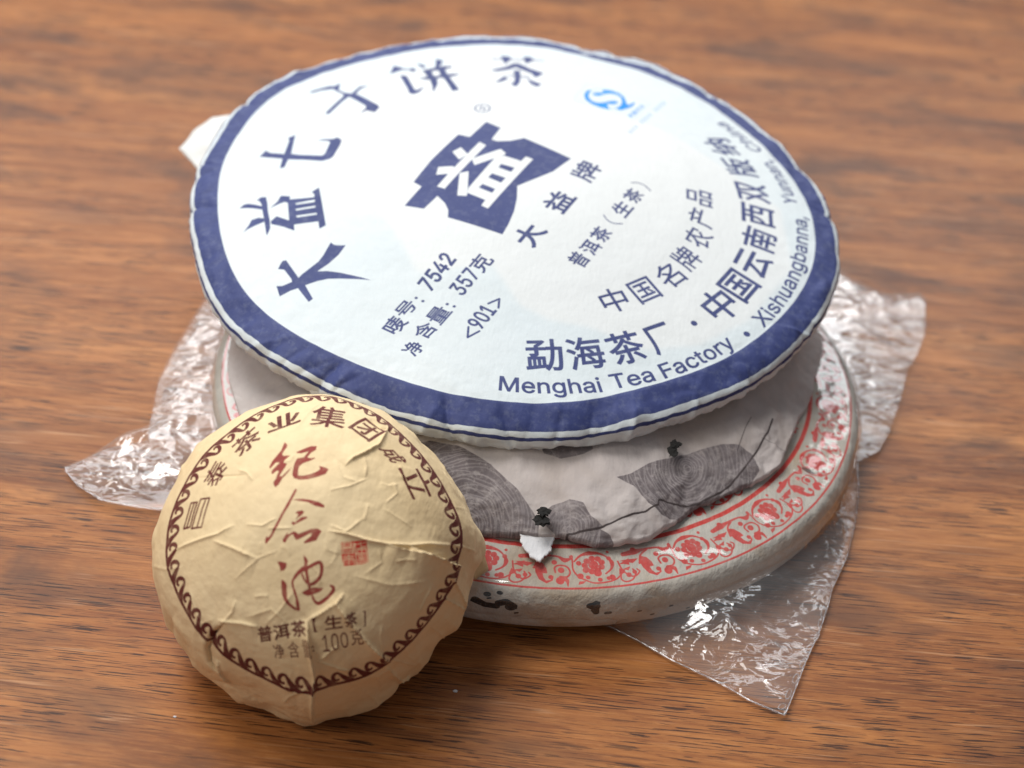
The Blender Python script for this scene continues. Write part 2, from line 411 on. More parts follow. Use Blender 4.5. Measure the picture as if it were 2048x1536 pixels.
us([(745,930),(780,850),(860,800),(960,778),(1060,800),(1140,850),(1162,920),(1130,985)], [10,14,28,14,10,26,12,10])
us([(690,870),(730,940),(770,1020),(850,1080),(950,1112),(1060,1120),(1180,1080),(1270,1010),(1300,900)], 10)
for x, y, r in ((690,885,22),(800,940,30),(880,1080,36),(965,1075,26),(1100,1070,26),(1040,740,18),(1085,810,26),(1215,1010,36),(1180,1030,24)): ud(x, y, r)
up_([(900,1185),(895,1140),(965,1120),(950,1155)]); up_([(1285,755),(1215,850),(1260,835),(1330,830)]); up_([(1290,900),(1240,890),(1270,960),(1320,930)])
ud(1370, 940, 30); us([(1290,960),(1320,1010),(1380,1022),(1432,980),(1430,900),(1380,868)], 10)
up_([(360,1010),(350,1080),(390,1150),(460,1220),(560,1248),(612,1200),(600,1145),(585,1200),(540,1215),(500,1185),(470,1140),(520,1130),(490,1080),(430,1030)])
us([(600,1100),(570,1050),(600,1015),(690,1008),(755,1060),(745,1120),(680,1135)], 11); ud(650, 1062, 36)
ud(690, 1185, 46); us([(690,1150),(760,1160),(800,1225)], [30,24,6]); ud(575, 1165, 28)
us([(150,1000),(280,965),(400,935),(550,915),(640,940),(700,900)], [26,34,14,12,30,10]); us([(350,1100),(360,1000),(430,940)], 12)
ud(540, 990, 30); ud(270, 945, 34); up_([(110,1075),(240,1050),(330,1040),(270,1100),(200,1090)]); up_([(150,1170),(240,1140),(220,1190)])
us([(90,1080),(140,1170),(220,1240),(300,1255),(350,1200),(320,1170)], 10); ud(290, 1205, 26)
Pcm = LI.n / (2 * LI.half)
cm_per = 1 / (2974 / 41.5 / kf)             # crop pixels -> centimetres at that distance
for k in range(NU):
    for (dth, rr), R, kind in shapes:
        th = T0 + dth + k * 2 * math.pi / NU
        P = LI.to(np.c_[rr * np.cos(th), rr * np.sin(th)])
        if kind == 'p': LI.poly(P)
        else: LI.stroke(P, R * cm_per * Pcm)
        if k % 2 == 0:                        # the inner ring of ornament, closer in
            r2 = rr - (RB - ri) - .12; P = LI.to(np.c_[r2 * np.cos(th * 1.0 + .2), r2 * np.sin(th + .2)])
            if kind == 'p': LI.poly(P)
            else: LI.stroke(P, R * cm_per * Pcm * 1.25)
# tea showing through the wet paper of the side
K = (920, 1060, .15625)
def side_map(pts):                            # side wall: photo pixels below the red ring -> print coordinates
    pts = np.atleast_2d(pts).astype(float); q = plane(1.0).px(pts)
    r = np.hypot(q[:, 0], q[:, 1])[:, None]
    return q * (r + .9) / r
LI.pstroke((1600, 925, 1), [(8,12),(16,16),(26,22)], [4,6,3], 1, .75)
LI.map = side_map
for P, r in (([(385,770),(386,770)], 46), ([(535,745),(536,745)], 38), ([(230,850),(330,930),(470,950)], 52), ([(520,900),(600,880),(680,940)], 58), ([(650,960),(651,960)], 70),
             ([(1620,930),(1690,940)], 55), ([(1680,1000),(1720,1040)], 40), ([(1850,1050),(1900,1045)], 26)):
    LI.pstroke(K, P, r, 1)
for P in ([(170,850),(260,815),(300,870),(340,925),(470,930),(500,975),(380,965),(260,940),(160,880)], [(480,890),(600,840),(650,870),(640,910),(730,930),(735,985),(640,1010),(590,960),(600,920),(500,905)], [(1580,960),(1600,905),(1660,850),(1720,870),(1735,960),(1760,1040),(1700,1050),(1690,980),(1640,990)]):
    LI.ppoly(K, P, 1)
for p in ((1420,1205),(1390,1220),(1340,1212),(1310,1232),(1275,1222),(1500,1180),(1450,1206),(980,1190),(1030,1225)):
    LI.pstroke((0, 0, 1), [p, (p[0] + 5, p[1] - 1)], 2.6, 1)
IMG_LOW = LI.image('red_floral_print')

# ------------------------------------------------------------------ the small bowl cake: pose
vd = unit(w2((646 - 1024, 1116 - 768, F)))
ix = unit(w2((1, 0, 0))); iy = unit(w2((0, 1, 0)))
AX = unit(-vd + math.tan(math.radians(15)) * (-.56 * ix - .83 * iy))
PXD = np.linalg.norm((646 - 1024, 1116 - 768, F))
# distance along the ray so that its foot stands on the table
kk = 328 / PXD
lowz = math.sqrt(max(0, 1 - AX[2] ** 2)) + .05
tt = CAM[2] / (-vd[2] + kk * lowz)
TR = kk * tt; TC = CAM + vd * tt
TX = unit(ix - AX * (ix @ AX)); TY = np.cross(AX, TX)
_oc = np.array([(975,1116),(960,1080),(942,1040),(900,970),(852,900),(760,830),(680,797),(600,797),(560,812),(480,842),(400,902),(350,1000),(326,1060),(318,1150),(336,1210),(357,1252),(408,1319),(449,1361),(487,1380),(547,1399),(579,1415),(622,1432),(660,1428),(722,1407),(790,1373),(826,1337),(878,1279),(920,1225),(938,1200),(940,1165)], float)
_ps = np.arctan2(-(_oc[:, 1] - 1116), _oc[:, 0] - 646); _pr = np.hypot(_oc[:, 0] - 646, _oc[:, 1] - 1116) / 328
_pr[0] = .945
_o = np.argsort(_ps); _ps, _pr = _ps[_o], _pr[_o]; _ps = np.r_[_ps[-1] - 2 * math.pi, _ps, _ps[0] + 2 * math.pi]; _pr = np.r_[_pr[-1], _pr, _pr[0]]
def tuo_scale(f, ph):
    gi = (ph + math.pi) % (2 * math.pi) - math.pi
    r_ = (np.interp(gi - .05, _ps, _pr) + np.interp(gi, _ps, _pr) + np.interp(gi + .05, _ps, _pr)) / 3
    return 1 + (r_ - .985) * np.clip((f - .75) / .5, 0, 1)
def tuo_px(pts):
    """photo pixels -> azimuthal print coordinates (radians from the apex)"""
    pts = np.atleast_2d(np.array(pts, float))
    d = np.c_[pts[:, 0] - 1024, pts[:, 1] - 768, np.full(len(pts), F)] @ M.T
    d /= np.linalg.norm(d, axis=1)[:, None]
    o = CAM - TC; b = d @ o; c = o @ o - TR * TR
    disc = b * b - c
    t = -b - np.sqrt(np.maximum(disc, 0))
    P = o + d * t[:, None]; P /= np.linalg.norm(P, axis=1)[:, None]
    th = np.arccos(np.clip(P @ AX, -1, 1)); ph = np.arctan2(P @ TY, P @ TX)
    st = np.sin(th)
    for _ in range(6):                               # the cake is not quite round: follow its outline
        th = np.where(th < 1.45, np.arcsin(np.clip(st / tuo_scale(th, ph), 0, .9999)), th)
    return np.c_[th * np.cos(ph), th * np.sin(ph)]
print('tuo R %.2f centre %s axis elev %.1f' % (TR, TC.round(2), math.degrees(math.asin(AX[2]))))
UI = Ink(2.3, 2400, tuo_px)
bt = tuo_px([(334,1108),(359,1190),(414,1272),(482,1331),(555,1368),(628,1372),(710,1354),(778,1309),(847,1240),(888,1181),(917,1108),(915,1053),(902,1008),(865,940),(806,871),(774,848),(737,818),(665,802),(600,804),(560,818),(480,860),(402,925),(352,1012),(338,1060)])
_ba = np.arctan2(bt[:, 1], bt[:, 0]); _bo = np.argsort(_ba); _ba = _ba[_bo]; _br = np.hypot(bt[:, 0], bt[:, 1])[_bo]
print('border', np.degrees(_ba).round(), _br.round(2))
_ba = np.r_[_ba[-3:] - 2 * math.pi, _ba, _ba[:3] + 2 * math.pi]; _br = np.r_[_br[-3:], _br, _br[:3]]
def border_r(a):
    a = (np.asarray(a) + math.pi) % (2 * math.pi) - math.pi
    return sum(np.interp(a + d, _ba, _br) for d in (-.16, -.08, 0, .08, .16)) / 5 + .10 * np.exp(-((a - math.radians(95)) / math.radians(42)) ** 2)
NW = 50
Pc = UI.n / (2 * UI.half)
a = np.linspace(0, 2 * math.pi, 500)
# equal spacing along the curve
cp = np.c_[border_r(a) * np.cos(a), border_r(a) * np.sin(a)]
al = np.r_[0, np.cumsum(np.hypot(*np.diff(cp, axis=0).T))]
UI.stroke(UI.to(cp), .015 * Pc)
wave = [(.43,.40,.05),(.36,.32,.085),(.22,.36,.10),(.15,.56,.095),(.24,.80,.10),(.42,.93,.085),(.60,.84,.085),(.74,.55,.12),(.90,.26,.17),(1.1,.08,.14),(1.35,.02,.07)]
wl = al[-1] / NW
for k in range(NW):
    W = np.array(wave); P, R = spline(W[:, :2], W[:, 2], 3)
    th = np.interp((k + P[:, 0]) * wl % al[-1], al, a); rad = border_r(th) - P[:, 1] * wl * .98
    UI.stroke(UI.to(np.c_[rad * np.cos(th), rad * np.sin(th)]), R * wl * Pc * 1.12)
K = (520, 870, .078125)
UI.ppoly(K, [(630,185),(700,240),(690,300),(560,480),(600,520),(775,515),(620,650),(600,700),(690,720),(640,820),(560,930),(510,1010),(510,1050),(560,1040),(820,800),(700,960),(560,1110),(480,1250),(400,1330),(360,1300),(335,1200),(400,1110),(440,990),(480,910),(420,900),(300,1000),(285,930),(310,880),(500,690),(400,690),(250,850),(225,800),(300,660),(540,390)], 1)
UI.ppoly(K, [(930,420),(1320,260),(1455,265),(1430,360),(1300,440),(1210,550),(1300,575),(1400,550),(1410,580),(1250,650),(1090,710),(1000,790),(970,900),(975,1020),(1100,1035),(1300,980),(1450,920),(1540,860),(1510,770),(1570,790),(1700,830),(1755,875),(1680,990),(1500,1050),(1230,1130),(1020,1140),(870,1100),(820,1000),(850,830),(880,710),(950,590),(1120,550),(1240,400),(1050,455),(940,450)], 1)
K = (520, 970, .08466)
for P in ([(860,80),(870,140),(760,340),(700,480),(560,710),(430,980),(300,1220),(160,1395),(130,1370),(130,1300),(160,1200),(190,1250),(260,1180),(480,750),(700,330),(810,120)],
          [(760,345),(1000,325),(1200,355),(1400,410),(1520,480),(1520,540),(1440,530),(1280,490),(1130,410),(950,385)],
          [(830,665),(900,615),(1000,600),(1045,640),(1000,700),(850,805),(910,690)], [(755,865),(830,880),(980,755),(1110,745),(1110,790),(980,850),(800,950),(755,930)],
          [(655,1120),(670,1180),(790,1100),(850,1110),(900,1160),(1200,1040),(1360,1025),(1460,1090),(1390,1200),(1330,1310),(1180,1350),(1040,1385),(1040,1340),(1210,1200),(1210,1130),(900,1290),(850,1300),(820,1250),(780,1160),(690,1220),(610,1360),(560,1360),(540,1300)]):
    UI.ppoly(K, P, 1)
K = (540, 1100, .08465)
for P in ([(175,280),(240,270),(380,300),(400,330),(380,420),(330,490),(280,485),(245,515),(235,400)],
          [(270,700),(330,720),(395,810),(400,1000),(420,1150),(480,1250),(620,1370),(640,1430),(580,1410),(420,1290),(330,1160),(280,1020),(265,850)],
          [(790,120),(860,180),(905,270),(880,350),(900,500),(940,760),(960,880),(960,920),(910,910),(870,760),(830,560),(800,400),(810,280)],
          [(750,1000),(900,920),(1030,880),(1265,900),(1200,980),(1050,1040),(900,1090),(800,1050)]):
    UI.ppoly(K, P, 1)
UI.pstroke(K, [(800,440),(680,530),(590,640),(530,750),(550,880),(590,1000),(630,1130),(650,1250),(670,1400)], [60,45,35,25,25,30,25,40,40], 1, smooth=True)
UI.pstroke(K, [(870,430),(1000,360),(1150,290),(1215,350),(1220,500),(1180,640),(1060,770),(930,830)], 42, 1, smooth=True)
UI.pstroke(K, [(760,570),(800,680),(880,790)], 24, 1)
UI.pstroke(K, [(1000,1090),(1050,1200),(1140,1260),(1260,1200),(1400,1080),(1490,960),(1490,880),(1430,840)], [25,30,45,45,40,45,40,25], 1, smooth=True)
K = (500, 1220, .12695)
for ch, P0, P1, U, b in (('普',(150,505),(365,470),(-30,-240),.028),('洱',(400,465),(645,425),(-35,-225),.028),('茶',(690,410),(905,375),(-50,-225),.028),('生',(1190,305),(1450,255),(-20,-220),.025),
                      ('茶',(1500,255),(1690,205),(-35,-195),.025),('净',(400,760),(560,735),(-40,-225),.008),('含',(625,745),(800,720),(-35,-250),.008),('量',(865,700),(985,680),(-55,-260),.004),
                      ('100',(1160,648),(1555,580),(-30,-255),.004),('克',(1600,545),(1780,510),(-35,-260),.008)):
    UI.pglyph(K, ch, P0, P1, U, 0, b)
UI.ppoly(K, [(975,105),(1040,100),(1020,200),(1050,310),(1075,335),(1010,345),(985,200)]); UI.ppoly(K, [(1760,20),(1825,10),(1825,250),(1770,258),(1800,230),(1800,40)])
for p in ((990,555),(1002,612)): UI.pstroke(K, [p, (p[0]+1, p[1])], 16)
K = (360, 800, .18234)
for P in ([(320,1072),(225,1085),(125,1410),(235,1395),(320,1072)], [(272,1100),(185,1395)], [(185,1120),(120,1130),(38,1412),(105,1395),(185,1120)], [(150,1140),(72,1392)]):
    UI.pstroke(K, P, 8)
UI.pglyph(K, '泰', (380,960), (535,700), (-150,-55), 0, .012)
UI.pglyph(K, '茶', (640,630), (905,410), (-90,-135), 0, .015)
UI.pglyph(K, '业', (970,355), (1315,230), (-8,-128), 0, .03)
UI.pglyph((0,0,1), '集', (619,850), (687,857), (10,-38), 0, .015)
K = (640, 790, .234375)
UI.pglyph(K, '团', (240,275), (415,410), (145,-83), 0, .012)
UI.pglyph(K, '成', (490,465), (610,580), (150,-5), 0, .02)
UI.pglyph(K, '立', (665,632), (788,893), (205,-22), 0, .012)
# seal, red
K = (670, 1060, .052083)
UI.ppoly(K, [(225,490),(400,460),(1190,395),(1230,700),(1285,1230),(1100,1300),(640,1360),(330,1385),(270,1100)], 2)
for P, r in (([(340,500),(610,490),(620,640),(350,680),(340,500)], 17), ([(370,590),(590,575)], 12), ([(270,520),(300,900),(700,870),(710,500)], 17), ([(310,720),(690,690)], 15), ([(310,810),(690,790)], 15),
             ([(330,1010),(720,990)], 12), ([(330,1075),(730,1050)], 12), ([(340,1340),(330,1150),(560,1110),(740,1130),(760,1300)], 15), ([(540,1150),(550,1320)], 17), ([(520,930),(530,1100)], 12), ([(380,1220),(480,1200)], 10), ([(400,1290),(500,1270)], 10), ([(600,1180),(690,1170)], 10), ([(610,1260),(700,1240)], 10),
             ([(750,520),(790,860)], 17), ([(800,560),(1180,470)], 12), ([(970,480),(990,640),(1170,620)], 12), ([(850,710),(1190,680)], 14), ([(1010,660),(1030,830)], 16), ([(870,850),(860,760),(1180,740),(1210,840)], 14),
             ([(800,900),(830,1290),(1240,1210),(1210,880),(800,900)], 16), ([(880,1190),(1180,1130)], 13), ([(900,980),(1150,960)], 12), ([(1020,900),(1020,1160)], 12), ([(890,1100),(1170,1040)], 12), ([(880,930),(960,1100)], 10)):
    UI.pstroke(K, P, r, 2, -1)
UI.pstroke((0,0,1), [(441,1042),(443,1046)], 3.2, 0, 0.001)
IMG_TUO = UI.image('brown_print')

# ------------------------------------------------------------------ materials
def mat(name):
    m = bpy.data.materials.new(name); m.use_nodes = True
    nt = m.node_tree; nt.nodes.clear()
    out = nt.nodes.new('ShaderNodeOutputMaterial')
    return m, nt, out
def N(nt, t, **kw):
    n = nt.nodes.new(t)
    for k, v in kw.items():
        if k.startswith('_'): setattr(n, k[1:], v)
        else: n.inputs[k.replace('__', ' ')].default_value = v
    return n
def mixc(nt, fac, a, b, mode='MIX'):
    n = nt.nodes.new('ShaderNodeMix'); n.data_type = 'RGBA'; n.blend_type = mode
    for i, v in ((0, fac), (6, a), (7, b)):
        if hasattr(v, 'is_output'): nt.links.new(v, n.inputs[i])
        else: n.inputs[i].default_value = v if i == 0 else (*v, 1)
    return n.outputs[2]
def ramp(nt, sock, stops):
    r = nt.nodes.new('ShaderNodeValToRGB'); e = r.color_ramp.elements
    while len(e) > len(stops): e.remove(e[-1])
    while len(e) < len(stops): e.new(0.5)
    for el, (p, c) in zip(e, stops): el.position = p; el.color = (*c, 1) if len(c) == 3 else c
    nt.links.new(sock, r.inputs[0]); return r.outputs[0]
def g(v): return (v, v, v)
def noise_(nt, vec, scale, detail=4, rough=.55, dist=0.0):
    n = N(nt, 'ShaderNodeTexNoise', Scale=scale, Detail=detail, Roughness=rough, Distortion=dist)
    nt.links.new(vec, n.inputs['Vector']); return n.outputs['Fac']
def mapping(nt, vec, scale=(1, 1, 1), rot=(0, 0, 0)):
    m = N(nt, 'ShaderNodeMapping'); m.inputs['Scale'].default_value = scale; m.inputs['Rotation'].default_value = rot
    nt.links.new(vec, m.inputs['Vector']); return m.outputs[0]
def bump(nt, h, strength, dist, prev=None):
    b = N(nt, 'ShaderNodeBump', Strength=strength, Distance=dist); nt.links.new(h, b.inputs['Height'])
    if prev is not None: nt.links.new(prev, b.inputs['Normal'])
    return b.outputs[0]
def sep(nt, c):
    s = nt.nodes.new('ShaderNodeSeparateColor'); nt.links.new(c, s.inputs[0]); return s.outputs
def math_(nt, op, a, b=0.5, c=None):
    n = nt.nodes.new('ShaderNodeMath'); n.operation = op
    for i, v in enumerate((a, b) if c is None else (a, b, c)):
        if hasattr(v, 'is_output'): nt.links.new(v, n.inputs[i])
        else: n.inputs[i].default_value = v
    return n.outputs[0]

def paper(name, img, base, base2, inks, rough=.82, fibre=.25, mott=(18, 60), stain=None, wear=.25, extra=None):
    m, nt, out = mat(name)
    tc = nt.nodes.new('ShaderNodeTexCoord'); uv = tc.outputs['UV']; ob = tc.outputs['Object']
    col = mixc(nt, ramp(nt, noise_(nt, ob, mott[0], 5, .6), [(.38, g(0)), (.66, g(1))]), base, base2)
    col = mixc(nt, ramp(nt, noise_(nt, ob, mott[1] * 6, 3, .7), [(.3, g(.0)), (.8, g(.28))]), col, tuple(x * .82 for x in base2))
    if stain:
        col = mixc(nt, ramp(nt, noise_(nt, mapping(nt, ob, (1, 1, 1)), stain[1], 3, .5, .4), [(.56, g(0)), (.72, g(stain[2]))]), col, stain[0])
    fib = noise_(nt, mapping(nt, ob, (1, .25, 1), (0, 0, .5)), 900, 2, .6)
    if img is not None:
        ti = nt.nodes.new('ShaderNodeTexImage'); ti.image = img; ti.interpolation = 'Linear'; ti.extension = 'CLIP'
        nt.links.new(uv, ti.inputs[0]); ch = sep(nt, ti.outputs[0])
        wr = ramp(nt, noise_(nt, ob, 420, 4, .7), [(.28, g(1 - wear)), (.5, g(1))])
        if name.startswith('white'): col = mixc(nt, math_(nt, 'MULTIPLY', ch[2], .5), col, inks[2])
        for i, ink in enumerate(inks):
            if ink is None: continue
            ic = mixc(nt, ramp(nt, noise_(nt, ob, 60, 4, .6), [(.3, g(0)), (.7, g(1))]), ink, tuple(min(1, x * 1.22 + .012) for x in ink))
            if name.startswith('white') and i == 2: continue
            if extra and i == extra[0]: col = extra[1](nt, ch, col, ic, wr)
            else: col = mixc(nt, math_(nt, 'MULTIPLY', ch[i], wr), col, ic)
    p = N(nt, 'ShaderNodeBsdfPrincipled', Roughness=rough)
    p.inputs['Specular IOR Level'].default_value = .3
    nt.links.new(col, p.inputs['Base Color'])
    b = bump(nt, fib, fibre, .0004); b = bump(nt, noise_(nt, ob, 160, 5, .6), fibre * .9, .0012, b)
    nt.links.new(b, p.inputs['Normal']); nt.links.new(p.outputs[0], out.inputs[0])
    return m

NAVY = (.034, .048, .160); SKYB = (.0, .22, .70)
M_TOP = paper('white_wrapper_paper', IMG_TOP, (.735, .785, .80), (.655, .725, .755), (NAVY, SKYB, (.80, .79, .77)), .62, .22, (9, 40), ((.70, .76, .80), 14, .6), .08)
def wood_rings(nt, ch, col, ic, wr):
    cut = math_(nt, 'MULTIPLY', ch[2], .75)
    grey = mixc(nt, cut, (.135, .112, .118), (.36, .32, .32))
    ob = nt.nodes['Texture Coordinate'].outputs['Object']
    grey = mixc(nt, ramp(nt, noise_(nt, ob, 45, 4, .7), [(.35, g(0)), (.7, g(.6))]), grey, (.27, .235, .235))
    dry = ramp(nt, noise_(nt, ob, 330, 5, .8), [(.36, g(.6)), (.48, g(1))])
    edge = ramp(nt, math_(nt, 'ADD', ch[0], math_(nt, 'MULTIPLY', math_(nt, 'SUBTRACT', noise_(nt, ob, 500, 3, .7), .5), .8)), [(.4, g(0)), (.6, g(1))])
    return mixc(nt, ch[1], mixc(nt, math_(nt, 'MULTIPLY', math_(nt, 'MULTIPLY', ch[0], edge), math_(nt, 'MULTIPLY', wr, dry)), col, grey), (.045, .035, .035))
M_MID = paper('blotting_wrapper_paper', IMG_MID, (.60, .55, .53), (.50, .44, .42), ((.09, .08, .08), (.06, .045, .045), None), .85, .35, (14, 60), ((.42, .33, .26), 30, .5), .3, (0, wood_rings))
M_LOW = paper('grey_wrapper_paper', IMG_LOW, (.58, .56, .51), (.45, .41, .35), ((.48, .048, .040), (.010, .009, .009), None), .8, .8, (26, 90), ((.40, .29, .18), 40, .75), .22)
M_TUO = paper('kraft_wrapper_paper', IMG_TUO, (.86, .675, .41), (.775, .58, .32), ((.105, .016, .012), (.26, .040, .028), (.55, .030, .018)), .72, .30, (20, 70), None, .22)
M_FLAP = paper('plain_white_paper', None, (.78, .78, .76), (.70, .70, .67), (), .8, .35, (30, 90), None)
M_KFLAP = paper('plain_kraft_paper', None, (.74, .56, .31), (.64, .46, .225), (), .75, .3, (20, 70), None)
M_TORN = paper('torn_white_paper', None, (.84, .84, .86), (.76, .76, .78), (), .95, .6, (60, 90), None)
def plain(name, c, rough=.9):
    m, nt, out = mat(name); tc = nt.nodes.new('ShaderNodeTexCoord')
    f = noise_(nt, tc.outputs['Object'], 500, 4, .6)
    p = N(nt, 'ShaderNodeBsdfPrincipled', Roughness=rough)
    nt.links.new(mixc(nt, f, tuple(x * .4 for x in c), tuple(x * 1.8 for x in c)), p.inputs['Base Color'])
    nt.links.new(bump(nt, f, .8, .001), p.inputs['Normal']); nt.links.new(p.outputs[0], out.inputs[0]); return m
M_TEA = plain('black_tea_leaf', (.008, .007, .006))

def film(name, rough=.06, tint=(.995, .995, .995), gl=1.0, crease=.42, haze=.055):
    m, nt, out = mat(name)
    tc = nt.nodes.new('ShaderNodeTexCoord'); ob = tc.outputs['Object']
    tr = N(nt, 'ShaderNodeBsdfTransparent'); tr.inputs[0].default_value = (*tint, 1)
    gs = N(nt, 'ShaderNodeBsdfGlossy', Roughness=rough); gs.inputs[0].default_value = (1, 1, 1, 1)
    h1 = math_(nt, 'ABSOLUTE', math_(nt, 'SUBTRACT', noise_(nt, ob, 60, 2, .5, 1.0), .5))
    h2 = math_(nt, 'ABSOLUTE', math_(nt, 'SUBTRACT', noise_(nt, mapping(nt, ob, (1, 1.7, 1), (0, 0, .8)), 130, 2, .5, .6), .5))
    msk = ramp(nt, noise_(nt, ob, 30, 2), [(.36, g(.25)), (.56, g(1))])
    h = math_(nt, 'MULTIPLY', math_(nt, 'ADD', h1, math_(nt, 'MULTIPLY', h2, .45)), msk)
    b = bump(nt, h, crease, .005); nt.links.new(b, gs.inputs['Normal'])
    fr = N(nt, 'ShaderNodeLayerWeight', Blend=.5); nt.links.new(b, fr.inputs['Normal'])
    fr = math_(nt, 'MULTIPLY_ADD', math_(nt, 'POWER', fr.outputs['Facing'], 4.0), .92, .055)
    f = math_(nt, 'MINIMUM', math_(nt, 'MULTIPLY', fr, 1.5 * gl), .85)
    mx = nt.nodes.new('ShaderNodeMixShader'); nt.links.new(f, mx.inputs[0]); nt.links.new(tr.outputs[0], mx.inputs[1]); nt.links.new(gs.outputs[0], mx.inputs[2])
    df = N(nt, 'ShaderNodeBsdfDiffuse'); df.inputs[0].default_value = (.95, .95, .95, 1)
    mx2 = nt.nodes.new('ShaderNodeMixShader'); mx2.inputs[0].default_value = haze
    nt.links.new(mx.outputs[0], mx2.inputs[1]); nt.links.new(df.outputs[0], mx2.inputs[2])
    nt.links.new(mx2.outputs[0], out.inputs[0]); return m
M_FILM = film('clear_cellophane', .10)
M_TIGHT = film('tight_cellophane', .09, gl=.75, crease=.05, haze=.015)
M_EDGE = film('cellophane_edge', .2, (.9, .9, .92), 2.6)

def wood():
    m, nt, out = mat('varnished_wood')
    tc = nt.nodes.new('ShaderNodeTexCoord'); ob = tc.outputs['Object']
    warp = N(nt, 'ShaderNodeTexNoise', Scale=2.2, Detail=2); nt.links.new(mapping(nt, ob, (.6, 2.0, 1)), warp.inputs['Vector'])
    va = nt.nodes.new('ShaderNodeVectorMath'); va.operation = 'MULTIPLY_ADD'
    nt.links.new(warp.outputs['Color'], va.inputs[0]); va.inputs[1].default_value = (.03, .045, 0); nt.links.new(ob, va.inputs[2])
    v = mapping(nt, va.outputs[0], (1, 1, 1), (0, 0, math.radians(1.0)))
    broad = noise_(nt, mapping(nt, v, (3.2, 22, 1)), 1.6, 5, .62, .35)
    mid = noise_(nt, mapping(nt, v, (11, 150, 1)), 1.7, 7, .74, .2)
    fine = noise_(nt, mapping(nt, v, (45, 820, 1)), 1.5, 6, .80, .3)
    blot = noise_(nt, mapping(nt, v, (5, 13, 1)), 2.4, 4, .6, .8)
    col = ramp(nt, broad, [(.30, (.185, .066, .022)), (.43, (.285, .103, .031)), (.55, (.385, .148, .043)), (.70, (.49, .205, .064))])
    col = mixc(nt, ramp(nt, mid, [(.40, g(.50)), (.55, g(0))]), col, (.16, .046, .016))
    col = mixc(nt, ramp(nt, fine, [(.38, g(.45)), (.47, g(0))]), col, (.17, .05, .018))
    col = mixc(nt, ramp(nt, fine, [(.53, g(0)), (.63, g(.40))]), col, (.56, .25, .085))
    col = mixc(nt, ramp(nt, blot, [(.50, g(0)), (.68, g(.75))]), col, (.095, .045, .028))
    # open pores: short black dashes along the grain
    po = noise_(nt, mapping(nt, v, (60, 1700, 1)), 1.3, 2, .5, .1)
    pm = noise_(nt, mapping(nt, v, (5, 30, 1)), 2.0, 3, .6)
    pore = math_(nt, 'MULTIPLY', ramp(nt, po, [(.568, g(0)), (.588, g(1))]), ramp(nt, pm, [(.38, g(0)), (.50, g(1))]))
    col = mixc(nt, math_(nt, 'MULTIPLY', pore, .85), col, (.02, .011, .010))
    # fine scratches, pale
    sc = None
    for rot, sc_, sd in ((.9, 1.0, 0), (-.35, 1.3, 3), (1.9, .8, 7)):
        vv = mapping(nt, ob, (4 * sc_, 260 * sc_, 1), (0, 0, rot))
        w = ramp(nt, noise_(nt, vv, 1.5, 2, .4, .3), [(.615, g(0)), (.63, g(1)), (.645, g(0))])
        w = math_(nt, 'MULTIPLY', w, ramp(nt, noise_(nt, mapping(nt, ob, (1, 1, 1)), 22 + sd, 2), [(.52, g(0)), (.62, g(1))]))
        sc = w if sc is None else math_(nt, 'MAXIMUM', sc, w)
    col = mixc(nt, math_(nt, 'MULTIPLY', sc, .55), col, (.60, .33, .17))
    p = N(nt, 'ShaderNodeBsdfPrincipled'); nt.links.new(col, p.inputs['Base Color'])
    p.inputs['Specular IOR Level'].default_value = .20
    nt.links.new(ramp(nt, mid, [(.3, g(.44)), (.7, g(.32))]), p.inputs['Roughness'])
    b = bump(nt, fine, .10, .0006); b = bump(nt, pore, -.35, .0005, b)
    nt.links.new(b, p.inputs['Normal']); nt.links.new(p.outputs[0], out.inputs[0]); return m
M_WOOD = wood()

# ------------------------------------------------------------------ object helpers
def root(name, label, cat, loc):
    o = bpy.data.objects.new(name, None); COL.objects.link(o); o.location = tuple(np.array(loc) * S)
    o['label'] = label; o['category'] = cat; o.empty_display_size = .02
    if name == 'tea_cake': o['group'] = 'round tea cakes stacked on the table'
    return o
def mesh_obj(name, V, Fc, m, parent=None, uv=None, smooth=True, label=None):
    """V in world centimetres"""
    V = np.asarray(V, float) * S
    if parent is not None: V = V - np.array(parent.location)
    me = bpy.data.meshes.new(name)
    Fc = np.asarray(Fc)
    if Fc.ndim == 2:
        me.vertices.add(len(V)); me.vertices.foreach_set('co', V.ravel())
        k = Fc.shape[1]; me.loops.add(Fc.size); me.loops.foreach_set('vertex_index', Fc.ravel().astype(np.int32))
        me.polygons.add(len(Fc)); me.polygons.foreach_set('loop_start', np.arange(0, Fc.size, k, dtype=np.int32))
        me.polygons.foreach_set('loop_total', np.full(len(Fc), k, np.int32))
        me.update(calc_edges=True)
    if uv is not None:
        l = me.uv_layers.new(name='UVMap'); l.data.foreach_set('uv', uv[Fc.ravel()].ravel().astype(np.float32))
    me.polygons.foreach_set('use_smooth', np.full(len(me.polygons), smooth)); me.materials.append(m)
    me.validate()
    o = bpy.data.objects.new(name, me); COL.objects.link(o)
    if parent is not None: o.parent = parent
    if label: o['label'] = label
    return o
def grid_faces(nr, nt, wrap=True):
    i = np.arange(nr - 1)[:, None]; j = np.arange(nt if wrap else nt - 1)[None]
    j2 = (j + 1) % nt
    return np.stack([i * nt + j, (i + 1) * nt + j, (i + 1) * nt + j2, i * nt + j2], -1).reshape(-1, 4)
def vnoise(P, f, seed=0.0):
    nz = mnoise.noise
    return np.array([nz((x * f + seed, y * f - seed, z * f + seed * .5)) for x, y, z in P])
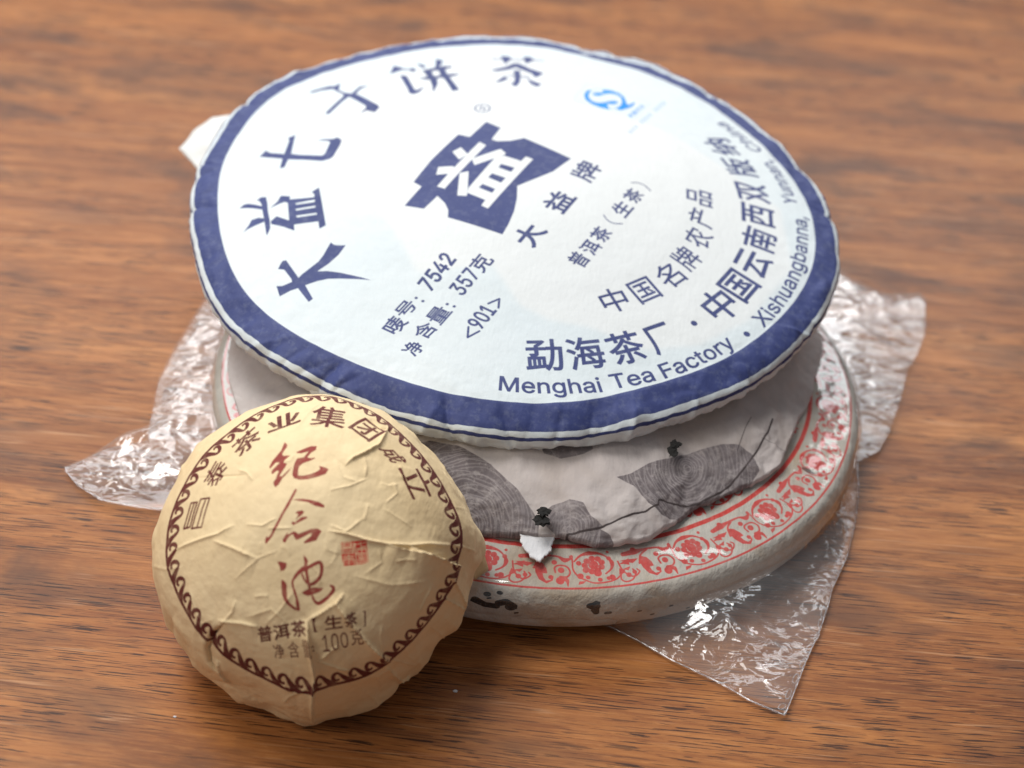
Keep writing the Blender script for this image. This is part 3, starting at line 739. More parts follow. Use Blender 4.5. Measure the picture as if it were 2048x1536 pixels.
def creased(P, f, seed=0.0, octv=2):
    """sharp folds with smooth sheets between them, about -1..1"""
    a = np.zeros(len(P)); amp = 1.0
    for o in range(octv):
        n = vnoise(P, f * 1.9 ** o, seed + 13.7 * o)
        a += amp * (1 - 2.6 * np.abs(n)) * (1 if o % 2 == 0 else -1); amp *= .5
    return a
def seg_dist(P, A):
    """distance of points to a polyline, and which side (sign)"""
    best = np.full(len(P), 1e9); side = np.zeros(len(P)); tt_ = np.zeros(len(P))
    A = np.asarray(A, float); L = len(A) - 1
    for i in range(L):
        a, b = A[i], A[i + 1]; d = b - a; t = np.clip(((P - a) @ d) / (d @ d), 0, 1)
        q = P - a - t[:, None] * d; D = np.hypot(q[:, 0], q[:, 1]); s_ = np.sign(d[0] * q[:, 1] - d[1] * q[:, 0])
        m_ = D < best; best = np.where(m_, D, best); side = np.where(m_, s_, side); tt_ = np.where(m_, (i + t) / L, tt_)
    return best, side, tt_

def sample_profile(pts, n):
    pts = np.array(pts, float)
    P, _ = spline(pts, np.zeros(len(pts)), 10)
    d = np.r_[0, np.cumsum(np.linalg.norm(np.diff(P, axis=0), axis=1))]
    # keep samples dense where asked: n per arc length
    s = np.linspace(0, d[-1], n)
    return np.c_[np.interp(s, d, P[:, 0]), np.interp(s, d, P[:, 1])], s

# ------------------------------------------------------------------ table
def build_table():
    t = root('wooden_table', 'varnished reddish brown wooden table under the stacked tea cakes, grain running sideways', 'table', (0, 20, 0))
    x0, x1, y0, y1, th = -75, 75, -40, 62, 2.6
    def board(name, m, a, b, c, d, z1, z0, bev):
        V = []; r = bev
        prof = [(0, z0), (0, z1 - r), (r * .3, z1 - r * .3), (r, z1)]
        for ins, z in prof: V += [(a + ins, c + ins, z), (b - ins, c + ins, z), (b - ins, d - ins, z), (a + ins, d - ins, z)]
        Fq = []
        for k in range(3):
            for j in range(4): Fq.append((k * 4 + j, k * 4 + (j + 1) % 4, k * 4 + 4 + (j + 1) % 4, k * 4 + 4 + j))
        Fq.append((12, 13, 14, 15)); Fq.append((3, 2, 1, 0))
        return mesh_obj(name, V, Fq, m, t, smooth=False)
    board('tabletop', M_WOOD, x0, x1, y0, y1, 0, -th, .4)
    for sx in (x0 + 6, x1 - 12):
        for sy in (y0 + 6, y1 - 12): board('leg', M_WOOD, sx, sx + 6, sy, sy + 6, -th, -74, .3)
build_table()

# ------------------------------------------------------------------ bottom cake (red flowers)
def build_low():
    t = root('tea_cake', 'bottom tea cake of the stack, grey paper with red floral border, inside clear bag', 'tea cake', (0, 0, 0))
    nth = 900
    prof = [(0, 0)] ; R = np.linspace(0, RB, 60)[1:]
    top = [(r, RED_Z + float(h_low(r))) for r in np.linspace(6.2, RB, 8)]
    pts = [(0.001, RED_Z + float(h_low(0))), (3, RED_Z + float(h_low(3)))] + top + [(9.68, 1.60), (9.80, 1.38), (9.84, 1.10), (9.82, .74), (9.62, .40), (9.15, .17), (8.3, .10), (6.5, .3), (0.01, .3)]
    P, s = sample_profile(pts, 230)
    th = np.linspace(0, 2 * math.pi, nth, endpoint=False)
    Rg, Zg = P[:, 0][:, None] + 0 * th, P[:, 1][:, None] + 0 * th
    k = np.clip((Rg - 9.0) / 1.0, 0, 1)
    xyz = np.c_[(Rg * np.cos(th)).ravel(), (Rg * np.sin(th)).ravel(), Zg.ravel()]
    n1 = vnoise(xyz, .35, 3.1).reshape(Rg.shape); n2 = creased(xyz, .9, 8.2).reshape(Rg.shape); n3 = creased(xyz, 2.0, 1.7).reshape(Rg.shape)
    Rg = Rg * (1 + k * .007 * n1) + k * (.025 * n2 + .012 * n3)
    Zg = Zg + np.where(Zg > .15, .035 * n1 * k + .015 * n2 * (.3 + k) + .012 * n3, 0)
    V = np.c_[(Rg * np.cos(th)).ravel(), (Rg * np.sin(th)).ravel(), np.maximum(Zg, .05).ravel()]
    # print coordinates: plain radius on top, seen-from-above radius keeps growing down the side
    ru = np.where(s <= s[np.argmax(P[:, 0] >= RB - 1e-3)], P[:, 0], RB + (s - s[np.argmax(P[:, 0] >= RB - 1e-3)]))
    # the side spots were drawn on the plane z = 1: fold the side so that they land on it
    ru = np.where(ru > RB, P[:, 0] + .9 - (P[:, 1] - 1) * 1.28, ru)
    ru = np.minimum(ru, 12.2)
    U = np.c_[(ru[:, None] * np.cos(th)).ravel(), (ru[:, None] * np.sin(th)).ravel()] / LI.half * .5 + .5
    mesh_obj('paper_wrapper', V, grid_faces(len(P), nth), M_LOW, t, uv=U)
    return t
build_low()

# ------------------------------------------------------------------ middle cake (grey wood sections)
mid_px = [(1647,684),(1629,750),(1618,800),(1596,830),(1572,893),(1560,929),(1537,946),(1466,975),(1378,1015),(1321,1058),(1282,1076),(1190,1085),(1124,1072),(992,1060),(940,1052),(500,855),(465,790),(450,740),(438,664)]
def build_mid():
    t = root('tea_cake', 'middle tea cake of the stack, pinkish paper printed with grey wood rings', 'tea cake', (0, 0, 1.9))
    q = plane(MID_Z).px(mid_px); ang = np.arctan2(q[:, 1], q[:, 0]); rad = np.hypot(q[:, 0], q[:, 1])
    rad = np.clip(rad, 7.9, 9.3)
    ang = np.where(ang > math.pi / 2, ang - 2 * math.pi, ang)
    o = np.argsort(ang); ang, rad = ang[o], rad[o]
    ang = np.r_[ang[-1] - 2 * math.pi + 0, ang]; rad = np.r_[rad[-1], rad]
    print('mid rim', list(zip(np.degrees(ang).round(0), rad.round(2))))
    nth = 900; th = np.linspace(0, 2 * math.pi, nth, endpoint=False)
    Rt = np.interp(np.where(th > ang[-1], th - 2 * math.pi, th), ang, rad)
    rho = np.r_[np.linspace(.001, .9, 70), np.linspace(.905, 1.0, 46)]
    rows = [(r, MID_Z + float(h_mid(r * 9.2))) for r in rho]
    rows += [(1.003, MID_Z - .10), (1.0, MID_Z - .2), (.985, MID_Z - .28), (.96, MID_Z - .34), (.92, MID_Z - .34), (.86, MID_Z - .28), (.80, MID_Z - .18)]
    rows = np.array(rows)
    Rg = rows[:, 0][:, None] * Rt[None]; Zg = rows[:, 1][:, None] + 0 * Rg
    xyz = np.c_[(Rg * np.cos(th)).ravel(), (Rg * np.sin(th)).ravel(), Zg.ravel()]
    k = np.clip((rows[:, 0][:, None] - .72) / .28, 0, 1) + 0 * Rg
    n1 = vnoise(xyz, .45, 5.3).reshape(Rg.shape); n2 = creased(xyz, .75, 2.2).reshape(Rg.shape); n3 = creased(xyz, 2.1, 9.9).reshape(Rg.shape)
    Zg = Zg + .14 * n1 * k + .075 * n2 * (.35 + k) + .014 * n3 * (.3 + k) + .03 * vnoise(xyz, 1.3, 6.6).reshape(Rg.shape) * k
    Rg = Rg + k * (.015 * n3 + .03 * vnoise(xyz, 6, 4.4).reshape(Rg.shape))
    V = np.c_[(Rg * np.cos(th)).ravel(), (Rg * np.sin(th)).ravel(), Zg.ravel()]
    ru = rows[:, 0].copy(); e = np.arange(len(ru)) > len(rho) - 1
    U0 = np.c_[(np.minimum(Rg, 20) * np.cos(th)).ravel(), (Rg * np.sin(th)).ravel()] / MI.half * .5 + .5
    mesh_obj('paper_wrapper', V, grid_faces(len(rows), nth), M_MID, t, uv=U0)
    return t
MIDOBJ = build_mid()

def lump(name, pts_w, rad, m, parent, seed=0, flat=.6, n=14, rough=.35):
    """a small ragged lump: squashed, noisy ball"""
    V, k = [], 0
    th = np.linspace(0, 2 * math.pi, n, endpoint=False); ph = np.linspace(0.05, math.pi - .05, n // 2 + 2)
    c = np.array(pts_w, float)
    for p in ph:
        for a in th: V.append((math.sin(p) * math.cos(a), math.sin(p) * math.sin(a), math.cos(p) * flat))
    V = np.array(V); V *= (1 + rough * vnoise(V, 2.2, seed))[:, None]
    return mesh_obj(name, c + V * np.array(rad), grid_faces(len(ph), n), m, parent, smooth=False)

def at_px(px, z):
    q = plane(z).px([px])[0]; return np.array((q[0], q[1], z))

# torn place on the rim of the middle cake: leaf tea showing and a hanging scrap of torn paper
def build_tear():
    for i, (p, z, r) in enumerate((((1088, 1022), 2.55, (.17, .16, .15)), ((1085, 1040), 2.42, (.24, .18, .14)), ((1104, 1052), 2.28, (.22, .12, .10)), ((1064, 1056), 2.20, (.24, .10, .08)),
                                   ((1350, 888), 3.10, (.15, .18, .13)), ((1345, 903), 3.0, (.13, .2, .12)))):
        q_ = MID.px([p])[0]; on = np.array((q_[0], q_[1], MID_Z + float(h_mid(np.hypot(*q_))) - .02))
        if p[1] > 1045: on = at_px(p, z)
        lump('exposed_tea', on, r, M_TEA, MIDOBJ, seed=i * 3.3, flat=.3, n=26, rough=.7)
    # scrap: ragged sheet from the tear down over the bottom cake
    out = np.array([(408,540),(440,536),(470,532),(500,520),(530,512),(560,505),(572,530),(568,560),(556,590),(548,620),(525,640),(500,665),(480,655),(460,640),(445,620),(430,606),(415,575)], float) * .4395 + (860, 830)
    n = 120; L = np.r_[out, out[:1]]; d = np.r_[0, np.cumsum(np.hypot(*np.diff(L, axis=0).T))]
    s = np.linspace(0, d[-1], n, endpoint=False); E = np.c_[np.interp(s, d, L[:, 0]), np.interp(s, d, L[:, 1])]
    c = E.mean(0); r = np.random.default_rng(9)
    jg = r.standard_normal(n); jg = (jg + np.roll(jg, 1) + np.roll(jg, 2)) / 1.7
    E = c + (E - c) * (1 + (.045 * jg + .018 * r.standard_normal(n))[:, None])
    rows = []
    for k in np.linspace(0.02, 1, 9):
        P = c + (E - c) * k
        z = np.interp(P[:, 1], [1045, 1075, 1105, 1125], [2.36, 2.24, 2.12, 2.06])
        for p, zz in zip(P, z): rows.append(at_px(p, zz))
    V = np.array(rows); V[:, 2] += .025 * vnoise(V, 1.5, 2)
    nb = len(V)
    V = np.r_[V, V - (0, 0, .05)]
    Fc = grid_faces(9, n); Fb = Fc[:, ::-1] + nb
    rim = np.array([(8 * n + j, 8 * n + j + nb, 8 * n + (j + 1) % n + nb, 8 * n + (j + 1) % n) for j in range(n)])
    mesh_obj('torn_paper_scrap', V, np.r_[Fc, Fb, rim], M_TORN, MIDOBJ, label='small white scrap of torn paper fibre')
build_tear()

# ------------------------------------------------------------------ uppermost cake (navy print)
def build_top():
    t = root('tea_cake', 'uppermost tea cake wrapped in white paper with navy ring and blue Chinese lettering', 'tea cake', O_TOP - (0, 0, 1.4))
    nth = 1100
    ptsA = [(0.001, float(h_top(0))), (2.5, float(h_top(2.5))), (5, float(h_top(5)))] + [(r, float(h_top(r))) for r in (6, 7, 8, 8.6, 9.0)] + \
           [(9.25, -.012), (9.5, -.05), (9.78, -.10), (9.98, -.17), (10.08, -.29), (10.1, -.50), (9.98, -.76), (9.72, -1.0), (9.35, -1.18), (8.7, -1.26), (7.5, -1.38), (5, -1.25), (.01, -1.2)]
    P, s = sample_profile(ptsA, 420)
    keep = np.ones(len(P), bool); keep[1:][(P[1:, 0] < 8.2) & (np.arange(1, len(P)) % 3 != 0)] = False
    P, s = P[keep], s[keep]
    i0 = np.argmax(P[:, 0] >= 9.25); s0 = s[i0]; r0 = P[i0, 0]
    ru = np.where(np.arange(len(P)) <= i0, P[:, 0], r0 + (s - s0))
    th = np.linspace(0, 2 * math.pi, nth, endpoint=False)
    Rg = P[:, 0][:, None] + 0 * th; Zg = P[:, 1][:, None] + 0 * th; Sg = ru[:, None] + 0 * th
    xyz = np.c_[(Rg * np.cos(th)).ravel(), (Rg * np.sin(th)).ravel(), Zg.ravel()]
    k = np.clip((Sg - 9.05) / .9, 0, 1)
    low = vnoise(xyz, .28, 2.2).reshape(Rg.shape)
    Rg = Rg * (1 + (ring_r(th)[None] / 9.25 - 1) * np.clip((Rg - 7) / 2.25, 0, 1))
    near = .5 - .5 * np.sin(th)                        # the near rim hangs lower than the far rim
    Zg = Zg - (near[None] * .30 - .08) * np.clip((Sg - 9.3) / .75, 0, 1) * (P[:, 1] > -1.0)[:, None]
    cr = creased(xyz, .50, 6.1).reshape(Rg.shape); cr2 = creased(xyz, 1.9, 1.1).reshape(Rg.shape); fn = vnoise(xyz, 3.2, 7.7).reshape(Rg.shape)
    rq = np.random.default_rng(77)
    SMALLF = [((1035 + 690 * math.cos(b_), 455 + 400 * math.sin(b_)), .004 + .012 * rq.random(), rq.choice([-1, 1, 1]) * (.02 + .05 * rq.random()), rq.choice([-2.5, -1, 1, 2.5])) for b_ in rq.random(34) * 2 * math.pi]
    # named pleats on the rim, placed by their angle
    dR = np.zeros_like(Rg); dZ = np.zeros_like(Rg); UO = np.zeros_like(Rg)
    for p, w, d, sk in (((640, 760), .018, .20, 1), ((668, 770), .014, -.12, 1), ((885, 845), .012, .16, -1), ((860, 840), .02, -.08, 1), ((1125, 860), .016, .09, 1), ((1010, 868), .014, .09, -1), ((1672, 428), .02, .16, 1), ((405, 410), .012, .09, 1), ((402, 345), .016, .07, -1),
                        ((470, 205), .015, .07, 1), ((520, 720), .02, .07, 1), ((1290, 868), .022, -.14, 1), ((1200, 884), .02, .08, 1), ((1500, 770), .02, .06, -1), ((1180, 96), .05, .10, 1), ((1300, 140), .04, -.08, 1), ((700, 118), .05, .09, 1), ((840, 85), .05, .08, -1),
                        ((1590, 330), .03, .07, 1), ((560, 170), .02, -.05, 1), ((760, 800), .015, .05, -1)) + tuple(SMALLF):
        q = TOP.px([p])[0]; a = math.atan2(q[1], q[0])
        dd = (th - a + math.pi) % (2 * math.pi) - math.pi
        dd = dd[None] + sk * .035 * (Sg - 9.8)
        wv = np.exp(-np.abs(dd) / w)                    # sharp fold
        kk_ = np.clip((Sg - 9.25) / .5, 0, 1)
        dR -= d * wv * kk_; dZ -= d * .5 * wv * kk_ * (P[:, 1] > -1)[:, None]
        UO -= d * .35 * np.exp(-(dd / (w * 2)) ** 2) * kk_
    Rg = Rg * (1 + .006 * low * k) + k * (.030 * cr + .008 * cr2 + .008 * fn) + dR
    Zg = Zg + k * (.05 * cr - .02 * cr2) + dZ + .012 * creased(xyz, .35, 4.4).reshape(Rg.shape) * np.clip((Sg - 4) / 5, 0, 1) + .05 * low * k
    Zg = Zg + .008 * cr2 * np.exp(-((Sg - 9.1) / .5) ** 2)
    cr3 = creased(xyz, 1.05, 15.5).reshape(Rg.shape)
    band = np.clip((Sg - 9.2) / .3, 0, 1) * np.clip((10.1 - Sg) / .3, 0, 1)
    under = np.clip((Sg - 10.25) / .2, 0, 1) * (P[:, 0] > 8)[:, None]
    Zg = Zg + .030 * cr3 * band + .007 * cr3 * np.clip((Sg - 7) / 2, 0, 1)
    Rg = Rg + under * (.045 * cr3 + .03 * cr2)
    L = np.c_[(Rg * np.cos(th)).ravel(), (Rg * np.sin(th)).ravel(), Zg.ravel()]
    Su = np.where(Sg > 9.25, ring_r(th)[None] + (Sg - 9.25), Rg) + UO
    Su = np.where(Sg <= 9.25, np.hypot(L[:, 0], L[:, 1]).reshape(Su.shape) - dR, Su)
    # the paper was folded off-centre: the outer line runs closer to the ring on some sides
    U = np.c_[(Su * np.cos(th)).ravel(), (Su * np.sin(th)).ravel()] / TI.half * .5 + .5
    mesh_obj('paper_wrapper', TOP.world(L), grid_faces(len(P), nth), M_TOP, t, uv=U)
    # loose corner of the wrapper sticking out on the left
    def flap(name, outline, zs, m, label, seed, thick=.04):
        out = np.array(outline, float); n = 60; Lp = np.r_[out, out[:1]]; d = np.r_[0, np.cumsum(np.hypot(*np.diff(Lp, axis=0).T))]
        s_ = np.linspace(0, d[-1], n, endpoint=False); E = np.c_[np.interp(s_, d, Lp[:, 0]), np.interp(s_, d, Lp[:, 1])]
        zE = np.interp(s_, d, list(zs) + [zs[0]]); c = E.mean(0); zc = zE.mean() + .15; rows = []
        for kq in np.linspace(.02, 1, 10):
            for e, z in zip(E, zE):
                rows.append(at_px(c + (e - c) * kq, zc + (z - zc) * kq))
        V = np.array(rows); V[:, 2] += .05 * creased(V, 1.0, seed); nb = len(V); V = np.r_[V, V - (0, 0, thick)]
        Fc = grid_faces(10, n); rim = np.array([(9 * n + j, 9 * n + j + nb, 9 * n + (j + 1) % n + nb, 9 * n + (j + 1) % n) for j in range(n)])
        return mesh_obj(name, V, np.r_[Fc, Fc[:, ::-1] + nb, rim], m, t, label=label)
    flap('wrapper_flap', [(358,297),(396,252),(428,234),(470,228),(470,300),(430,345),(398,342),(384,324)], [3.7,3.85,4.0,4.2,4.0,3.8,3.7,3.7], M_FLAP, 'loose white paper corner sticking out at the left', 3.3)
    flap('wrapper_flap', [(622,752),(640,756),(676,772),(690,800),(668,822),(640,818),(626,800),(618,775)], [3.9,3.9,3.9,3.7,3.5,3.5,3.6,3.8], M_FLAP, 'folded paper pleat under the near left rim', 5.3)
    return t
build_top()

# ------------------------------------------------------------------ bowl-shaped cake in kraft paper
RIDGES = [  # photo-pixel polylines, height (cm), half width (cm), step across the line (cm)
    ([(654,1062),(690,1068),(734,1081),(771,1088),(816,1091),(851,1088),(898,1092)], .075, .05, .0),
    ([(816,1093),(851,1109),(893,1123),(921,1125)], .02, .05, .16),
    ([(771,1089),(800,1098),(851,1110),(893,1124)], .03, .04, .10),
    ([(662,1192),(700,1243),(740,1288),(776,1316)], .12, .07, .06),
    ([(612,1240),(640,1224),(672,1202),(688,1185)], .05, .05, .05),
    ([(615,1238),(618,1275),(624,1312),(630,1345),(622,1400),(620,1436)], .13, .06, .08),
    ([(640,1318),(660,1300),(680,1290)], .05, .04, 0), ([(632,1316),(672,1332),(700,1338)], .05, .04, 0),
    ([(345,1104),(400,1080),(440,1068),(470,1050)], .05, .06, 0), ([(428,1080),(470,1096),(518,1118)], .045, .05, .03),
    ([(438,1238),(485,1243),(518,1252)], .05, .04, .03), ([(453,1241),(424,1267),(413,1296),(418,1320),(432,1337)], -.13, .06, .12),
    ([(473,1200),(468,1222),(452,1240),(430,1262)], .04, .04, 0), ([(436,1318),(440,1340),(452,1362)], .05, .04, .05),
    ([(780,846),(768,872),(757,893),(729,909),(705,920),(690,932)], .075, .05, .04), ([(741,837),(760,856),(790,862)], -.05, .04, 0),
    ([(727,915),(732,935),(730,956)], .035, .05, 0), ([(727,1036),(700,1058),(690,1064),(660,1050)], .035, .05, 0),
    ([(847,1087),(900,1088),(949,1095)], .035, .03, 0), ([(881,1188),(905,1194),(934,1209)], .05, .04, .04),
    ([(852,1239),(870,1248),(888,1262)], .04, .03, 0), ([(777,1311),(800,1310),(828,1316)], .04, .03, 0),
    ([(766,1324),(790,1341),(822,1347)], .06, .04, .04), ([(860,1165),(845,1195),(832,1228)], .035, .04, 0),
    ([(764,1250),(760,1274),(764,1300)], .03, .04, 0), ([(800,930),(804,960)], .03, .04, 0),
    ([(886,1142),(915,1172),(936,1206)], .05, .05, -.03), ([(560,1100),(520,1115),(470,1160)], .02, .06, 0),
    ([(395,957),(440,951),(492,949)], -.03, .03, 0), ([(380,1170),(400,1230),(412,1262)], .03, .06, 0), ([(590,1180),(560,1220),(530,1250)], .022, .05, 0),
    ([(700,1150),(780,1170),(850,1160)], .02, .07, 0), ([(560,1398),(580,1385),(620,1365)], .04, .04, 0),
]
def build_tuo():
    base = np.array((TC[0], TC[1], 0))
    t = root('bowl_tea_cake', 'small dome shaped tea cake in crumpled tan paper with brown brush lettering', 'tea cake', base)
    nph, nth_ = 760, 330
    ph = np.linspace(0, 2 * math.pi, nph, endpoint=False)
    th = np.r_[np.linspace(.003, 1.65, 270), np.linspace(1.66, 2.6, nth_ - 270)]
    TH, PH = np.meshgrid(th, ph, indexing='ij')
    A = np.c_[(TH * np.cos(PH)).ravel(), (TH * np.sin(PH)).ravel()]       # azimuthal coords (rad)
    f = TH.ravel(); g_ = PH.ravel()
    # body: ball above, flattened, tucked-in foot below the widest circle
    lat = math.pi / 2 - f
    rho = np.where(lat > 0, np.cos(lat), np.cos(np.clip(lat * 1.25, -1.5, 0)) ** .7)
    zz = np.where(lat > 0, np.sin(lat), np.sin(np.clip(lat * 1.4, -1.57, 0)) * .34)
    nrm = np.c_[np.sin(f) * np.cos(g_), np.sin(f) * np.sin(g_), np.cos(f)]
    P3 = np.c_[rho * np.cos(g_), rho * np.sin(g_), zz] * TR
    skirt = np.clip((f - 1.0) / .6, 0, 1)
    d = .05 * vnoise(P3, .42, 1.3) + .028 * creased(P3, .50, 4.1) * (.6 + skirt * 1.5) + .007 * creased(P3, 1.5, 2.1) * (.6 + skirt) + .004 * vnoise(P3, 6, 8.1)
    d += skirt * .06 * creased(P3, .8, 12.1)
    rp = np.random.default_rng(21)
    for k in range(18):                              # gathers of the paper below the printed border
        a0 = rp.random() * 2 * math.pi; w_ = .03 + .06 * rp.random(); h_ = (.03 + .06 * rp.random()) * rp.choice([1, 1, -1])
        dd_ = np.abs((g_ - a0 + rp.normal() * .25 * (f - 1.0) + math.pi) % (2 * math.pi) - math.pi)
        d += h_ * np.exp(-dd_ / w_) * np.clip((f - .98 - .25 * rp.random()) / .35, 0, 1)
    rs = np.random.default_rng(5); extra = []
    for k in range(46):                              # faint creases all over
        p0 = np.array((646 + 300 * (rs.random() * 2 - 1), 1116 + 300 * (rs.random() * 2 - 1)))
        if np.hypot(*(p0 - (646, 1116))) > 275: continue
        a_ = rs.random() * 6.3; ln = 25 + 60 * rs.random(); bend = rs.normal() * .5
        extra.append(([tuple(p0), tuple(p0 + ln * .5 * np.array((math.cos(a_), math.sin(a_)))), tuple(p0 + ln * np.array((math.cos(a_ + bend), math.sin(a_ + bend))))], .010 + .018 * rs.random(), .04, 0))
    for line, hgt, wid, step in RIDGES + extra:
        Lq = tuo_px(line); D, side, tpar = seg_dist(A, Lq); Dc = D * TR
        fade = np.clip(np.minimum(tpar, 1 - tpar) * 5, 0, 1) ** .7 if True else 1
        fade = np.where((tpar <= 0) | (tpar >= 1), 0, fade)
        fall = np.exp(-(Dc / (wid * 1.0)) ** 1.25)
        d += np.sign(hgt) * (abs(hgt) * 1.0 * np.exp(-Dc / (wid * .50)) + abs(hgt) * .55 * np.clip(1 - Dc / .5, 0, 1)) * np.maximum(fade, .0)
        if step: d += step * fade * np.where(side * step > 0, 0, 0) + abs(step) * fade * np.where(side < 0, np.exp(-Dc / .45), 0) * np.sign(step)
    # lips below the widest circle stop the paper short in flat facets
    sc_ = tuo_scale(f, g_)
    P3 = P3 * np.c_[sc_, sc_, np.ones_like(sc_)]
    W = TC + (P3 + nrm * d[:, None]) @ np.array([TX, TY, AX])
    W[:, 2] = np.maximum(W[:, 2], .02 + .02 * (vnoise(P3, 3, 1) + 1))
    U = A / UI.half * .5 + .5
    mesh_obj('paper_wrapper', W, grid_faces(nth_, nph), M_TUO, t, uv=U)
    print('tuo min z', W[:, 2].min())
    # folded ears of the wrapper: right side and foot
    def ear(outline, depth, label, seed, m=M_KFLAP):
        out = np.array(outline, float); n = 48; Lp = np.r_[out, out[:1]]; dd = np.r_[0, np.cumsum(np.hypot(*np.diff(Lp, axis=0).T))]
        s_ = np.linspace(0, dd[-1], n, endpoint=False); E = np.c_[np.interp(s_, dd, Lp[:, 0]), np.interp(s_, dd, Lp[:, 1])]
        dp = np.interp(s_, dd, list(depth) + [depth[0]]); c = E.mean(0); dc = dp.mean() - .12; rows = []
        def pt(px, dist):
            v = w2((px[0] - 1024, px[1] - 768, F)); v /= np.linalg.norm(v); return CAM + v * dist
        D0 = np.linalg.norm(TC - CAM)
        for kq in np.linspace(.02, 1, 8):
            for e, z in zip(E, dp): rows.append(pt(c + (e - c) * kq, D0 + dc + (z - dc) * kq))
        V = np.array(rows); V += unit(CAM - TC) * (.03 * creased(V, 1.2, seed))[:, None]; nb = len(V); V = np.r_[V, V - unit(CAM - TC) * .03]
        V[:, 2] = np.maximum(V[:, 2], .03)
        Fc = grid_faces(8, n); rim = np.array([(7 * n + j, 7 * n + j + nb, 7 * n + (j + 1) % n + nb, 7 * n + (j + 1) % n) for j in range(n)])
        mesh_obj('wrapper_ear', V, np.r_[Fc, Fc[:, ::-1] + nb, rim], m, t, label=label)
    ear([(938,1050),(946,1054),(959,1074),(968,1105),(978,1140),(950,1162),(944,1140),(950,1112),(930,1092),(924,1070)], [.0,.1,.3,.6,.8,.6,.3,0,-.3,-.4], 'pointed paper fold on the right side', 2.2)
    ear([(606,1380),(626,1372),(640,1372),(652,1395),(648,1424),(636,1434),(622,1436),(620,1410)], [-1.7,-1.8,-1.8,-1.6,-1.2,-1.1,-1.1,-1.4], 'pleated paper point at the foot', 5.2)
    ear([(800,1330),(828,1318),(852,1290),(850,1312),(836,1330),(824,1346),(806,1352)], [-.9,-.8,-.7,-.4,-.4,-.5,-.6], 'small paper fold at the lower right', 7.2)
build_tuo()

